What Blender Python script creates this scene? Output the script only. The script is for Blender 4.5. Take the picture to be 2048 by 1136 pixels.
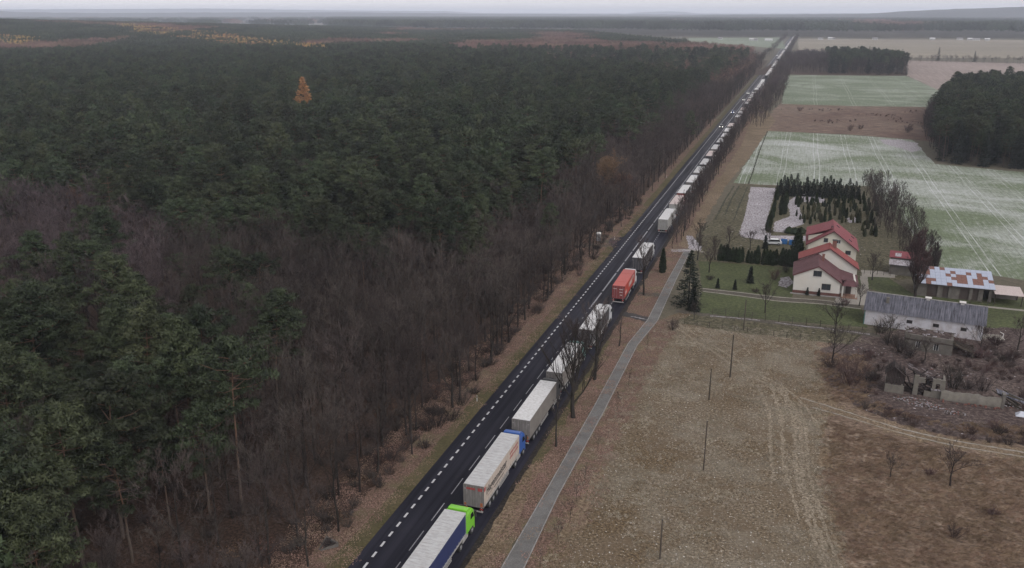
import bpy, bmesh, math, random
import numpy as np
from mathutils import Vector, Matrix, noise as mnoise
from mathutils.geometry import tessellate_polygon

for o in list(bpy.data.objects): bpy.data.objects.remove(o)
S = bpy.context.scene
COL = S.collection
R = math.radians
PI = math.pi

# ------------------------------------------------------------------ camera, sky, sun, exposure
CAMX, CAMH = 36.4, 57.0
PITCH = math.atan((568 - 27) / 1700.0)
YAW = math.atan((1620 - 1024) * math.cos(PITCH) / 1700.0)
cam_d = bpy.data.cameras.new('camera')
cam = bpy.data.objects.new('camera', cam_d); COL.objects.link(cam)
cam_d.sensor_width = 36.0
cam_d.lens = 1700.0 / 2048 * 36
cam_d.clip_start = 1.0
cam_d.clip_end = 60000
cam.location = (CAMX, 0, CAMH)
cam.rotation_euler = (PI / 2 - PITCH, 0, YAW)
S.camera = cam

SUN_EL, SUN_AZ = R(46), R(128)           # azimuth clockwise from +Y (the road's direction)
W = bpy.data.worlds.new('World'); S.world = W; W.use_nodes = True
nt = W.node_tree; nt.nodes.clear()
out = nt.nodes.new('ShaderNodeOutputWorld'); bg = nt.nodes.new('ShaderNodeBackground')
sky = nt.nodes.new('ShaderNodeTexSky'); sky.sky_type = 'NISHITA'; sky.sun_disc = False
sky.sun_elevation = SUN_EL; sky.sun_rotation = SUN_AZ
sky.air_density = 1.2; sky.dust_density = 1.5; sky.ozone_density = 1.0; sky.altitude = 100
hs = nt.nodes.new('ShaderNodeHueSaturation'); hs.inputs['Saturation'].default_value = 0.0
nt.links.new(sky.outputs[0], hs.inputs['Color'])
wt = nt.nodes.new('ShaderNodeMix'); wt.data_type = 'RGBA'; wt.blend_type = 'MULTIPLY'; wt.inputs[0].default_value = 1.0
wt.inputs[7].default_value = (1.0, 0.965, 0.985, 1)
nt.links.new(hs.outputs[0], wt.inputs[6]); nt.links.new(wt.outputs[2], bg.inputs['Color'])
bg.inputs['Strength'].default_value = 0.15
nt.links.new(bg.outputs[0], out.inputs['Surface'])

sd = bpy.data.lights.new('sun', 'SUN'); sd.energy = 0.65; sd.angle = R(25); sd.color = (1.0, 0.97, 0.93)
so = bpy.data.objects.new('sun', sd); COL.objects.link(so)
dv = Vector((math.sin(SUN_AZ) * math.cos(SUN_EL), math.cos(SUN_AZ) * math.cos(SUN_EL), math.sin(SUN_EL)))
so.rotation_euler = dv.to_track_quat('Z', 'Y').to_euler(); so.location = (0, 0, 300)

S.view_settings.view_transform = 'Standard'; S.view_settings.look = 'None'
S.view_settings.gamma = 1.0; S.view_settings.use_curve_mapping = False
S.view_settings.exposure = 0.82

# ------------------------------------------------------------------ survey helpers
cy, sy = math.cos(YAW), math.sin(YAW)
FW = np.array([-sy * math.cos(PITCH), cy * math.cos(PITCH), -math.sin(PITCH)])
RT = np.array([cy, sy, 0.0]); UP = np.cross(RT, FW)
CP = np.array([CAMX, 0, CAMH])
def G(px, py, h=0.0):
    """place seen at (px, py) of the 2048 px photograph at height h -> world (x, y)"""
    d = FW + (px - 1024) / 1700.0 * RT + (568 - py) / 1700.0 * UP
    t = (h - CAMH) / d[2]
    return (CAMX + d[0] * t, d[1] * t)
def onY(px, py, Y):
    d = FW + (px - 1024) / 1700.0 * RT + (568 - py) / 1700.0 * UP
    t = Y / d[1]
    return (CAMX + d[0] * t, CAMH + d[2] * t)
def proj(P):
    v = np.asarray(P, float) - CP
    z = v @ FW
    return 1024 + 1700 * (v @ RT) / z, 568 - 1700 * (v @ UP) / z, z
def inpoly(px, py, poly):
    px = np.asarray(px); py = np.asarray(py); ins = np.zeros(px.shape, bool)
    n = len(poly)
    for i in range(n):
        x1, y1 = poly[i]; x2, y2 = poly[(i + 1) % n]
        if y1 == y2: continue
        c = ((y1 > py) != (y2 > py)) & (px < (x2 - x1) * (py - y1) / (y2 - y1) + x1)
        ins ^= c
    return ins
def sstep(v, a, b):
    t = np.clip((v - a) / (b - a), 0, 1); return t * t * (3 - 2 * t)
def elev(x, y):
    x = np.asarray(x, float); y = np.asarray(y, float)
    d = np.hypot(x - CAMX, y); az = np.degrees(np.arctan2(-(x - CAMX), y))
    f = np.clip((az - 24) / 25, 0, 1.3)
    return 27 * f * (sstep(d, 1100, 2100) - sstep(d, 2300, 3200))

# ------------------------------------------------------------------ object helpers
def link(o): COL.objects.link(o); return o
def tag(o, label=None, cat=None, group=None, kind=None):
    if label: o['label'] = label
    if cat: o['category'] = cat
    if group: o['group'] = group
    if kind: o['kind'] = kind
    return o
def thing(name, label, cat, loc=(0, 0, 0), rz=0, group=None, scale=1):
    o = bpy.data.objects.new(name, None); link(o)
    o.empty_display_size = 0.5
    o.location = loc; o.rotation_euler = (0, 0, rz); o.scale = (scale,) * 3
    return tag(o, label, cat, group)
def obj(name, me, parent=None, loc=None, rz=None):
    o = bpy.data.objects.new(name, me); link(o)
    if parent is not None: o.parent = parent
    if loc: o.location = loc
    if rz is not None: o.rotation_euler = (0, 0, rz)
    return o
def np_mesh(name, V, F, mats, midx=None, smooth=False):
    """V (n,3) array, F (m,k) array of same-size faces"""
    me = bpy.data.meshes.new(name)
    V = np.asarray(V, np.float32); F = np.asarray(F, np.int32)
    m, k = F.shape
    me.vertices.add(len(V)); me.vertices.foreach_set('co', V.ravel())
    me.loops.add(m * k); me.loops.foreach_set('vertex_index', F.ravel())
    me.polygons.add(m); me.polygons.foreach_set('loop_start', np.arange(0, m * k, k, dtype=np.int32))
    try: me.polygons.foreach_set('loop_total', np.full(m, k, np.int32))
    except Exception: pass
    if midx is not None: me.polygons.foreach_set('material_index', np.asarray(midx, np.int32))
    if smooth: me.polygons.foreach_set('use_smooth', np.ones(m, bool))
    me.update(calc_edges=True)
    for mt in (mats if isinstance(mats, (list, tuple)) else [mats]): me.materials.append(mt)
    return me
class MB:
    """mesh collector of boxes, prisms, tubes"""
    def __init__(s): s.v = []; s.f = []; s.m = []
    def add(s, vs, fs, mi=0):
        b = len(s.v); s.v += [tuple(v) for v in vs]; s.f += [tuple(i + b for i in f) for f in fs]; s.m += [mi] * len(fs); return s
    def box(s, x0, x1, y0, y1, z0, z1, mi=0):
        return s.add([(x0, y0, z0), (x1, y0, z0), (x1, y1, z0), (x0, y1, z0), (x0, y0, z1), (x1, y0, z1), (x1, y1, z1), (x0, y1, z1)],
                     [(3, 2, 1, 0), (4, 5, 6, 7), (0, 1, 5, 4), (1, 2, 6, 5), (2, 3, 7, 6), (3, 0, 4, 7)], mi)
    def slab(s, q, t, mi=0):
        """quad q (4 points) extruded down its normal by t"""
        q = [Vector(p) for p in q]; n = (q[1] - q[0]).cross(q[3] - q[0]).normalized() * t
        vs = q + [p - n for p in q]
        return s.add(vs, [(0, 1, 2, 3), (7, 6, 5, 4), (0, 4, 5, 1), (1, 5, 6, 2), (2, 6, 7, 3), (3, 7, 4, 0)], mi)
    def tube(s, p0, p1, r0, r1, n=6, mi=0, cap=True):
        p0 = Vector(p0); p1 = Vector(p1); d = (p1 - p0).normalized()
        a = d.orthogonal().normalized(); b = d.cross(a)
        vs = []
        for p, r in ((p0, r0), (p1, r1)):
            for i in range(n):
                t = 2 * PI * i / n; vs.append(p + a * (r * math.cos(t)) + b * (r * math.sin(t)))
        fs = [(i, (i + 1) % n, n + (i + 1) % n, n + i) for i in range(n)]
        if cap: fs += [tuple(range(n))[::-1], tuple(range(n, 2 * n))]
        return s.add(vs, fs, mi)
    def prism(s, prof, x0, x1, mi=0):
        """profile in (y,z) extruded along x"""
        n = len(prof)
        vs = [(x0, y, z) for y, z in prof] + [(x1, y, z) for y, z in prof]
        fs = [(i, (i + 1) % n, n + (i + 1) % n, n + i) for i in range(n)] + [tuple(range(n))[::-1], tuple(range(n, 2 * n))]
        return s.add(vs, fs, mi)
    def mesh(s, name, mats, bevel=0, smooth=False):
        me = bpy.data.meshes.new(name); me.from_pydata(s.v, [], s.f)
        for m in (mats if isinstance(mats, (list, tuple)) else [mats]): me.materials.append(m)
        if len(set(s.m)) > 1: me.polygons.foreach_set('material_index', s.m)
        bm = bmesh.new(); bm.from_mesh(me)
        bmesh.ops.recalc_face_normals(bm, faces=bm.faces)
        if bevel:
            bmesh.ops.bevel(bm, geom=list(bm.edges), offset=bevel, segments=2, profile=0.6, affect='EDGES', clamp_overlap=True)
        bm.to_mesh(me); bm.free()
        if smooth:
            for p in me.polygons: p.use_smooth = True
        return me

# ------------------------------------------------------------------ materials
def mat_base(name):
    m = bpy.data.materials.new(name); m.use_nodes = True
    n = m.node_tree; b = n.nodes['Principled BSDF']
    return m, n, b
def N(n, t, **k):
    o = n.nodes.new(t)
    for a, v in k.items(): setattr(o, a, v)
    return o
def noise_node(n, scale, detail=6, rough=0.6, stretch=(1, 1, 1), vec=None, dist=0.0):
    mp = N(n, 'ShaderNodeMapping'); mp.inputs['Scale'].default_value = stretch
    if vec is None:
        tc = N(n, 'ShaderNodeTexCoord'); vec = tc.outputs['Object']
    n.links.new(vec, mp.inputs['Vector'])
    ns = N(n, 'ShaderNodeTexNoise'); ns.inputs['Scale'].default_value = scale
    ns.inputs['Detail'].default_value = detail; ns.inputs['Roughness'].default_value = rough
    ns.inputs['Distortion'].default_value = dist
    n.links.new(mp.outputs[0], ns.inputs['Vector'])
    return ns.outputs['Fac']
def ramp(n, fac, stops, K=1):
    r = N(n, 'ShaderNodeValToRGB'); e = r.color_ramp.elements; stops = [(p, tuple(v * K for v in c)) for p, c in stops] if K != 1 else stops
    while len(e) < len(stops): e.new(0.5)
    for el, (p, c) in zip(e, stops): el.position = p; el.color = (*c, 1) if len(c) == 3 else c
    n.links.new(fac, r.inputs[0]); return r.outputs[0]
def mix(n, fac, a, b, mode='MIX'):
    m = N(n, 'ShaderNodeMix', data_type='RGBA', blend_type=mode)
    if isinstance(fac, float): m.inputs[0].default_value = fac
    else: n.links.new(fac, m.inputs[0])
    for i, v in ((6, a), (7, b)):
        if isinstance(v, tuple): m.inputs[i].default_value = (*v, 1)
        else: n.links.new(v, m.inputs[i])
    return m.outputs[2]
def bump(n, b, h, strength=0.5, dist=0.05):
    bp = N(n, 'ShaderNodeBump'); bp.inputs['Strength'].default_value = strength; bp.inputs['Distance'].default_value = dist
    n.links.new(h, bp.inputs['Height']); n.links.new(bp.outputs[0], b.inputs['Normal'])
def vary(n, col, amt=0.3, hue=0.03):
    """per-object variation"""
    oi = N(n, 'ShaderNodeObjectInfo'); h = N(n, 'ShaderNodeHueSaturation')
    a = N(n, 'ShaderNodeMapRange'); a.inputs['To Min'].default_value = 1 - amt; a.inputs['To Max'].default_value = 1 + amt
    n.links.new(oi.outputs['Random'], a.inputs['Value']); n.links.new(a.outputs[0], h.inputs['Value'])
    fr = N(n, 'ShaderNodeMath', operation='MULTIPLY'); fr.inputs[1].default_value = 17.31
    f2 = N(n, 'ShaderNodeMath', operation='FRACT')
    n.links.new(oi.outputs['Random'], fr.inputs[0]); n.links.new(fr.outputs[0], f2.inputs[0])
    a2 = N(n, 'ShaderNodeMapRange'); a2.inputs['To Min'].default_value = 0.5 - hue; a2.inputs['To Max'].default_value = 0.5 + hue
    n.links.new(f2.outputs[0], a2.inputs['Value']); n.links.new(a2.outputs[0], h.inputs['Hue'])
    n.links.new(col, h.inputs['Color']); return h.outputs[0]
def simple(name, col, rough=0.6, var=0.15, scale=3.0, metal=0.0, spec=None, bmp=0.0, inst=0.0, stretch=(1, 1, 1), dirt=None, hue=0.02):
    m, n, b = mat_base(name)
    f = noise_node(n, scale, 6, 0.65, stretch)
    lo = tuple(c * (1 - var * 1.4) for c in col); hi = tuple(min(1, c * (1 + var)) for c in col)
    c = ramp(n, f, [(0.3, lo), (0.7, hi)], 0.71)
    if dirt:
        f2 = noise_node(n, dirt[1], 8, 0.7, dirt[2] if len(dirt) > 2 else (1, 1, 1))
        fr = ramp(n, f2, [(0.42, (0, 0, 0)), (0.68, (1, 1, 1))])
        mm = N(n, 'ShaderNodeMath', operation='MULTIPLY'); mm.inputs[1].default_value = dirt[3] if len(dirt) > 3 else 0.7
        n.links.new(fr, mm.inputs[0]); c = mix(n, mm.outputs[0], c, dirt[0])
    if inst: c = vary(n, c, inst, hue)
    n.links.new(c, b.inputs['Base Color']); b.inputs['Roughness'].default_value = rough
    b.inputs['Metallic'].default_value = metal
    if spec is not None: b.inputs['Specular IOR Level'].default_value = spec
    if bmp: bump(n, b, f, bmp, 0.03)
    return m
def ground(name, stops, fine=3.0, stretch=(1, 1, 1), big=0.05, tint=(0.5, 0.5, 0.5), tamt=0.5, speck=None, bmp=0.6, rough=0.95, bdist=0.12, patch=None, patch2=None):
    """earth, litter or grass: fine noise ramp x large patches (+ pale specks of snow or straw)"""
    m, n, b = mat_base(name)
    f = noise_node(n, fine, 10, 0.78, stretch)
    c = ramp(n, f, stops, 0.73)
    f2 = noise_node(n, big, 5, 0.6, (1, 1, 1), dist=0.4)
    k = ramp(n, f2, [(0.35, tuple(1 - (1 - t) * tamt for t in tint)), (0.68, (1.12, 1.12, 1.12))])
    c = mix(n, 1.0, c, k, 'MULTIPLY')
    for patch in [q_ for q_ in (patch, patch2) if q_]:
        f4 = noise_node(n, patch[1], 7, 0.7)
        pf = ramp(n, f4, [(patch[2], (0, 0, 0)), (patch[3], (1, 1, 1))])
        pc = mix(n, 1.0, patch[0], ramp(n, f, [(0.3, (0.6, 0.6, 0.6)), (0.7, (1.3, 1.3, 1.3))]), 'MULTIPLY')
        c = mix(n, pf, c, pc)
    if speck:
        f3 = noise_node(n, speck[1], 4, 0.6, speck[3] if len(speck) > 3 else (1, 1, 1))
        sf = ramp(n, f3, [(speck[2], (0, 0, 0)), (min(0.99, speck[2] + 0.09), (1, 1, 1))])
        c = mix(n, sf, c, speck[0])
    n.links.new(c, b.inputs['Base Color']); b.inputs['Roughness'].default_value = rough
    b.inputs['Specular IOR Level'].default_value = 0.15
    bump(n, b, f, bmp, bdist)
    return m

M = {}
M['ground'] = ground('open_ground', [(0.3, (0.06, 0.055, 0.04)), (0.7, (0.16, 0.14, 0.10))], 0.8, big=0.004)
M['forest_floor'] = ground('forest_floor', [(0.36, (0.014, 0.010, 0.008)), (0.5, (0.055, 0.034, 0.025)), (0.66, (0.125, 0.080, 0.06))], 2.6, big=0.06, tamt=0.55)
M['leaf_verge'] = ground('leaf_verge', [(0.37, (0.035, 0.024, 0.019)), (0.5, (0.125, 0.080, 0.060)), (0.63, (0.27, 0.170, 0.135))], 3.4, big=0.12, tamt=0.35, speck=((0.42, 0.33, 0.29), 4.5, 0.63), patch=((0.10, 0.082, 0.05), 0.25, 0.5, 0.62))
M['verge'] = ground('grass_verge', [(0.3, (0.05, 0.042, 0.024)), (0.55, (0.11, 0.09, 0.05)), (0.75, (0.19, 0.145, 0.085))], 2.8, big=0.15, tint=(0.5, 0.62, 0.4), tamt=0.6)
M['verge_tan'] = ground('tan_verge', [(0.37, (0.05, 0.037, 0.026)), (0.5, (0.165, 0.12, 0.082)), (0.64, (0.31, 0.245, 0.175))], 2.4, big=0.10, tint=(0.5, 0.5, 0.36), tamt=0.5)
M['meadow'] = ground('dry_meadow', [(0.38, (0.036, 0.028, 0.019)), (0.48, (0.11, 0.086, 0.060)), (0.56, (0.20, 0.163, 0.118)), (0.66, (0.43, 0.39, 0.33))], 3.0, stretch=(1, 1.1, 1), big=0.075, tint=(0.72, 0.60, 0.42), tamt=0.75, speck=((0.55, 0.54, 0.51), 3.4, 0.62), patch=((0.10, 0.075, 0.05), 0.16, 0.5, 0.64), patch2=((0.165, 0.148, 0.118), 0.09, 0.48, 0.75))
M['heath'] = ground('rough_heath', [(0.37, (0.045, 0.032, 0.024)), (0.49, (0.155, 0.115, 0.084)), (0.60, (0.30, 0.232, 0.175)), (0.7, (0.48, 0.40, 0.32))], 1.5, stretch=(0.75, 1.8, 1), big=0.07, tint=(0.6, 0.52, 0.5), tamt=0.7)
M['scrub'] = ground('scrub_ground', [(0.36, (0.025, 0.019, 0.017)), (0.5, (0.085, 0.063, 0.056)), (0.66, (0.21, 0.17, 0.15))], 1.6, big=0.09, tint=(0.55, 0.5, 0.55), tamt=0.7, speck=((0.5, 0.48, 0.5), 0.9, 0.66))
M['fallow'] = ground('fallow_field', [(0.38, (0.045, 0.032, 0.026)), (0.5, (0.14, 0.102, 0.08)), (0.62, (0.29, 0.225, 0.175))], 0.5, stretch=(0.3, 1.8, 1), big=0.014, tint=(0.6, 0.45, 0.42), tamt=0.9)
M['lawn'] = ground('lawn_grass', [(0.34, (0.028, 0.036, 0.014)), (0.52, (0.072, 0.086, 0.036)), (0.7, (0.145, 0.155, 0.08))], 1.6, big=0.12, tint=(0.55, 0.5, 0.6), tamt=0.6)
M['garden_grass'] = ground('garden_grass', [(0.38, (0.025, 0.022, 0.014)), (0.5, (0.085, 0.078, 0.047)), (0.66, (0.18, 0.165, 0.12))], 1.2, big=0.1, tint=(0.55, 0.5, 0.4), tamt=0.5, speck=((0.42, 0.41, 0.42), 0.9, 0.66))
M['snowbed'] = ground('thin_snow', [(0.38, (0.10, 0.08, 0.075)), (0.5, (0.31, 0.29, 0.31)), (0.66, (0.50, 0.49, 0.53))], 1.5, stretch=(1.5, 0.6, 1), big=0.12, tamt=0.3)
M['dirt'] = ground('dirt_track', [(0.3, (0.045, 0.038, 0.03)), (0.55, (0.10, 0.088, 0.072)), (0.75, (0.16, 0.145, 0.125))], 2.0, big=0.2)
M['concrete_strip'] = ground('pale_track', [(0.3, (0.18, 0.165, 0.14)), (0.7, (0.34, 0.32, 0.29))], 3.0, big=0.3, tamt=0.2)
M['track'] = ground('worn_grass_track', [(0.38, (0.075, 0.058, 0.04)), (0.5, (0.19, 0.155, 0.112)), (0.64, (0.42, 0.37, 0.30))], 3.0, big=0.3, tamt=0.2)
M['furrow'] = ground('dark_furrow', [(0.3, (0.02, 0.024, 0.014)), (0.7, (0.06, 0.058, 0.038))], 1.0)
M['plough'] = ground('ploughed_soil', [(0.3, (0.17, 0.135, 0.12)), (0.55, (0.28, 0.23, 0.21)), (0.75, (0.40, 0.35, 0.33))], 0.10, stretch=(5, 0.18, 1), big=0.004, tamt=0.3)
M['farfield'] = ground('pale_field', [(0.3, (0.17, 0.15, 0.115)), (0.7, (0.27, 0.24, 0.19))], 0.012, stretch=(0.3, 1.5, 1), big=0.002, tamt=0.3)
M['fargreen'] = ground('pale_green_field', [(0.3, (0.13, 0.16, 0.115)), (0.7, (0.22, 0.25, 0.19))], 0.012, stretch=(0.3, 1.5, 1), big=0.002, tamt=0.3)
M['far_wood'] = ground('far_wood', [(0.3, (0.018, 0.020, 0.018)), (0.7, (0.055, 0.055, 0.05))], 0.02, big=0.001)
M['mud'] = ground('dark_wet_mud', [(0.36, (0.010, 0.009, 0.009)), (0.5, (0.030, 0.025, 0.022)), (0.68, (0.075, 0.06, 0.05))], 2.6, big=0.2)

def crop_field(name, green, snow, snow_amt, tram=12.6, off=2.0, wander=1.6):
    """winter cereal with snow lying in the drill rows, which run along Y"""
    m, n, b = mat_base(name)
    tc = N(n, 'ShaderNodeTexCoord'); v = tc.outputs['Object']
    f = noise_node(n, 1.0, 8, 0.8, (5.0, 0.05, 1), v)
    fb = noise_node(n, 0.022, 6, 0.6, (1.0, 1.3, 1), v, dist=0.8)
    ff = noise_node(n, 0.9, 8, 0.75, (1, 0.5, 1), v)
    base = ramp(n, ff, [(0.3, tuple(c * 0.62 for c in green)), (0.72, tuple(c * 1.35 for c in green))])
    a = N(n, 'ShaderNodeMath', operation='ADD'); n.links.new(f, a.inputs[0]); n.links.new(fb, a.inputs[1])
    a2 = N(n, 'ShaderNodeMath', operation='ADD'); n.links.new(a.outputs[0], a2.inputs[0])
    s3 = N(n, 'ShaderNodeMath', operation='MULTIPLY'); s3.inputs[1].default_value = 0.5
    n.links.new(ff, s3.inputs[0]); n.links.new(s3.outputs[0], a2.inputs[1])
    hf = N(n, 'ShaderNodeMath', operation='MULTIPLY'); hf.inputs[1].default_value = 0.4; n.links.new(a2.outputs[0], hf.inputs[0])
    sf = ramp(n, hf.outputs[0], [(snow_amt, (0, 0, 0)), (snow_amt + 0.15, (0.68, 0.68, 0.68))])
    c = mix(n, sf, base, snow)
    sx = N(n, 'ShaderNodeSeparateXYZ'); n.links.new(v, sx.inputs[0])
    # wander of the sprayer tracks
    wn = noise_node(n, 0.012, 2, 0.5, (0, 1, 1), v)
    wm = N(n, 'ShaderNodeMath', operation='MULTIPLY_ADD'); wm.inputs[1].default_value = wander; n.links.new(wn, wm.inputs[0]); n.links.new(sx.outputs[0], wm.inputs[2])
    prev = None
    for o_ in (0.0, 1.9):
        ad = N(n, 'ShaderNodeMath', operation='ADD'); ad.inputs[1].default_value = off + o_; n.links.new(wm.outputs[0], ad.inputs[0])
        md = N(n, 'ShaderNodeMath', operation='FLOORED_MODULO'); md.inputs[1].default_value = tram; n.links.new(ad.outputs[0], md.inputs[0])
        lt = N(n, 'ShaderNodeMath', operation='LESS_THAN'); lt.inputs[1].default_value = 0.28; n.links.new(md.outputs[0], lt.inputs[0])
        if prev is None: prev = lt.outputs[0]
        else:
            mx = N(n, 'ShaderNodeMath', operation='MAXIMUM'); n.links.new(prev, mx.inputs[0]); n.links.new(lt.outputs[0], mx.inputs[1]); prev = mx.outputs[0]
    tn = noise_node(n, 0.05, 5, 0.7, (1, 1, 1), v)
    tr = ramp(n, tn, [(0.35, (0.08, 0.08, 0.08)), (0.65, (0.6, 0.6, 0.6))])
    mu = N(n, 'ShaderNodeMath', operation='MULTIPLY'); n.links.new(prev, mu.inputs[0]); n.links.new(tr, mu.inputs[1])
    c = mix(n, mu.outputs[0], c, tuple(min(0.8, s * 1.05) for s in snow))
    n.links.new(c, b.inputs['Base Color']); b.inputs['Roughness'].default_value = 0.9; b.inputs['Specular IOR Level'].default_value = 0.15
    bump(n, b, ff, 0.4, 0.06)
    return m
M['field_near'] = crop_field('winter_wheat_snow', (0.090, 0.112, 0.066), (0.43, 0.44, 0.455), 0.448, off=4.2)
M['field_far'] = crop_field('winter_wheat', (0.094, 0.116, 0.076), (0.33, 0.35, 0.32), 0.48, tram=24.0, off=0.5, wander=2.0)

def road_mat():
    m, n, b = mat_base('asphalt')
    tc = N(n, 'ShaderNodeTexCoord'); v = tc.outputs['Object']
    f = noise_node(n, 6, 9, 0.8, (1, 1, 1), v); g2 = noise_node(n, 0.5, 5, 0.6, (2.2, 0.05, 1), v)
    c = ramp(n, f, [(0.3, (0.006, 0.006, 0.010)), (0.7, (0.014, 0.014, 0.021))])
    c = mix(n, ramp(n, g2, [(0.42, (0, 0, 0)), (0.62, (0.75, 0.75, 0.75))]), c, (0.019, 0.019, 0.028))
    p = noise_node(n, 0.05, 3, 0.5, (0.4, 1, 1), v)
    c = mix(n, 1.0, c, ramp(n, p, [(0.4, (0.85, 0.85, 0.88)), (0.6, (1.15, 1.15, 1.15))]), 'MULTIPLY')
    k1 = noise_node(n, 0.35, 7, 0.8, (1, 0.5, 1), v); c = mix(n, ramp(n, k1, [(0.60, (0, 0, 0)), (0.72, (0.35, 0.35, 0.35))]), c, (0.035, 0.03, 0.028))
    n.links.new(c, b.inputs['Base Color'])
    rr = ramp(n, g2, [(0.4, (0.72, 0.72, 0.72)), (0.65, (0.55, 0.55, 0.55))]); n.links.new(rr, b.inputs['Roughness'])
    b.inputs['Specular IOR Level'].default_value = 0.10
    bump(n, b, f, 0.25, 0.01); return m
M['asphalt'] = road_mat()
M['old_asphalt'] = ground('old_asphalt', [(0.3, (0.03, 0.028, 0.028)), (0.7, (0.07, 0.066, 0.064))], 3.0, big=0.2, tamt=0.4, bdist=0.02)
M['paint'] = simple('road_paint', (0.62, 0.62, 0.64), 0.6, 0.18, 4.0, dirt=((0.12, 0.12, 0.13), 7.0, (1, 1, 1), 0.45))
M['thinpaint'] = simple('worn_road_paint', (0.34, 0.34, 0.37), 0.6, 0.25, 4.0, dirt=((0.07, 0.07, 0.08), 5.0, (1, 1, 1), 0.6))
def path_mat():
    m, n, b = mat_base('paving_blocks')
    tc = N(n, 'ShaderNodeTexCoord')
    br = N(n, 'ShaderNodeTexBrick'); br.inputs['Scale'].default_value = 4.0; br.inputs['Mortar Size'].default_value = 0.02
    br.inputs['Color1'].default_value = (0.13, 0.128, 0.125, 1); br.inputs['Color2'].default_value = (0.09, 0.09, 0.09, 1); br.inputs['Mortar'].default_value = (0.045, 0.042, 0.04, 1)
    n.links.new(tc.outputs['Object'], br.inputs['Vector'])
    f = noise_node(n, 0.4, 8, 0.7); k = ramp(n, f, [(0.35, (0.62, 0.60, 0.58)), (0.7, (1.15, 1.15, 1.15))])
    c = mix(n, 1.0, br.outputs['Color'], k, 'MULTIPLY')
    f2 = noise_node(n, 1.6, 8, 0.75); c = mix(n, ramp(n, f2, [(0.58, (0, 0, 0)), (0.66, (0.8, 0.8, 0.8))]), c, (0.11, 0.07, 0.05))
    n.links.new(c, b.inputs['Base Color']); b.inputs['Roughness'].default_value = 0.85
    bump(n, b, br.outputs['Fac'], -0.3, 0.01); return m
M['path'] = path_mat()
M['kerb'] = simple('concrete_kerb', (0.24, 0.232, 0.225), 0.85, 0.3, 1.5)

def bark(name, lo, hi):
    m, n, b = mat_base(name); f = noise_node(n, 3.0, 6, 0.7, (2, 2, 0.35))
    c = ramp(n, f, [(0.3, lo), (0.7, hi)], 0.56); c = vary(n, c, 0.45 if 'twig' in name else 0.25, 0.025)
    n.links.new(c, b.inputs['Base Color']); b.inputs['Roughness'].default_value = 0.95; b.inputs['Specular IOR Level'].default_value = 0.1
    bump(n, b, f, 0.6, 0.05); return m
def pine_bark():
    m, n, b = mat_base('scots_pine_bark')
    tc = N(n, 'ShaderNodeTexCoord'); sx = N(n, 'ShaderNodeSeparateXYZ'); n.links.new(tc.outputs['Object'], sx.inputs[0])
    f = noise_node(n, 4.0, 6, 0.7, (2, 2, 0.4))
    a = ramp(n, f, [(0.3, (0.035, 0.026, 0.021)), (0.7, (0.09, 0.065, 0.05))])
    c2 = ramp(n, f, [(0.3, (0.055, 0.030, 0.020)), (0.7, (0.13, 0.072, 0.045))])
    mr = N(n, 'ShaderNodeMapRange'); mr.inputs['From Min'].default_value = 4.0; mr.inputs['From Max'].default_value = 9.0; n.links.new(sx.outputs[2], mr.inputs['Value'])
    c = mix(n, mr.outputs[0], a, c2); n.links.new(c, b.inputs['Base Color']); b.inputs['Roughness'].default_value = 0.9
    bump(n, b, f, 0.5, 0.04); return m
def leafmat(name, lo, hi, amt=0.35, hue=0.025, scale=0.9, rough=0.7):
    m, n, b = mat_base(name)
    f = noise_node(n, scale, 5, 0.7)
    c = ramp(n, f, [(0.3, lo), (0.7, hi)], 0.74 if 'needle' not in name or 'larch' in name else 0.36); c = vary(n, c, amt, hue)
    n.links.new(c, b.inputs['Base Color']); b.inputs['Roughness'].default_value = rough; b.inputs['Specular IOR Level'].default_value = 0.2
    return m
M['bark'] = bark('grey_bark', (0.022, 0.018, 0.016), (0.066, 0.056, 0.050))
M['twig'] = bark('brown_twigs', (0.055, 0.044, 0.040), (0.125, 0.102, 0.094))
M['twig_purple'] = bark('purplish_twigs', (0.070, 0.052, 0.056), (0.155, 0.120, 0.126))
M['twig_far'] = bark('brown_far_twigs', (0.15, 0.092, 0.075), (0.28, 0.175, 0.14))
M['pinebark'] = pine_bark()
M['needle'] = leafmat('pine_needles', (0.015, 0.025, 0.014), (0.118, 0.150, 0.070), 0.5, 0.03, scale=0.4)
M['spruce'] = leafmat('spruce_needles', (0.011, 0.020, 0.011), (0.030, 0.044, 0.024), 0.25, 0.02)
M['thuja'] = leafmat('thuja_foliage', (0.012, 0.020, 0.008), (0.036, 0.050, 0.020), 0.25, 0.02)
M['thuja_pale'] = leafmat('pale_thuja_foliage', (0.04, 0.045, 0.02), (0.10, 0.10, 0.055), 0.4, 0.03)
M['larch'] = leafmat('orange_larch_needles', (0.28, 0.165, 0.060), (0.58, 0.36, 0.135), 0.25, 0.02)
M['oakleaf'] = leafmat('brown_oak_leaves', (0.075, 0.042, 0.028), (0.16, 0.088, 0.056), 0.25, 0.02)
M['redtwig'] = bark('reddish_twigs', (0.062, 0.040, 0.038), (0.135, 0.090, 0.084))

# ------------------------------------------------------------------ haze
haze_m = bpy.data.materials.new('haze_air'); haze_m.use_nodes = True
hn = haze_m.node_tree; hn.nodes.remove(hn.nodes['Principled BSDF'])
pv = hn.nodes.new('ShaderNodeVolumePrincipled'); pv.inputs['Density'].default_value = 0.0001
pv.inputs['Color'].default_value = (0.79, 0.86, 1.0, 1); pv.inputs['Anisotropy'].default_value = 0.1
hn.links.new(pv.outputs[0], hn.nodes['Material Output'].inputs['Volume'])
hz = obj('haze', MB().box(-19000, 13000, -600, 21000, -3.0, 142).mesh('haze', haze_m)); tag(hz, kind='stuff')

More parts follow.
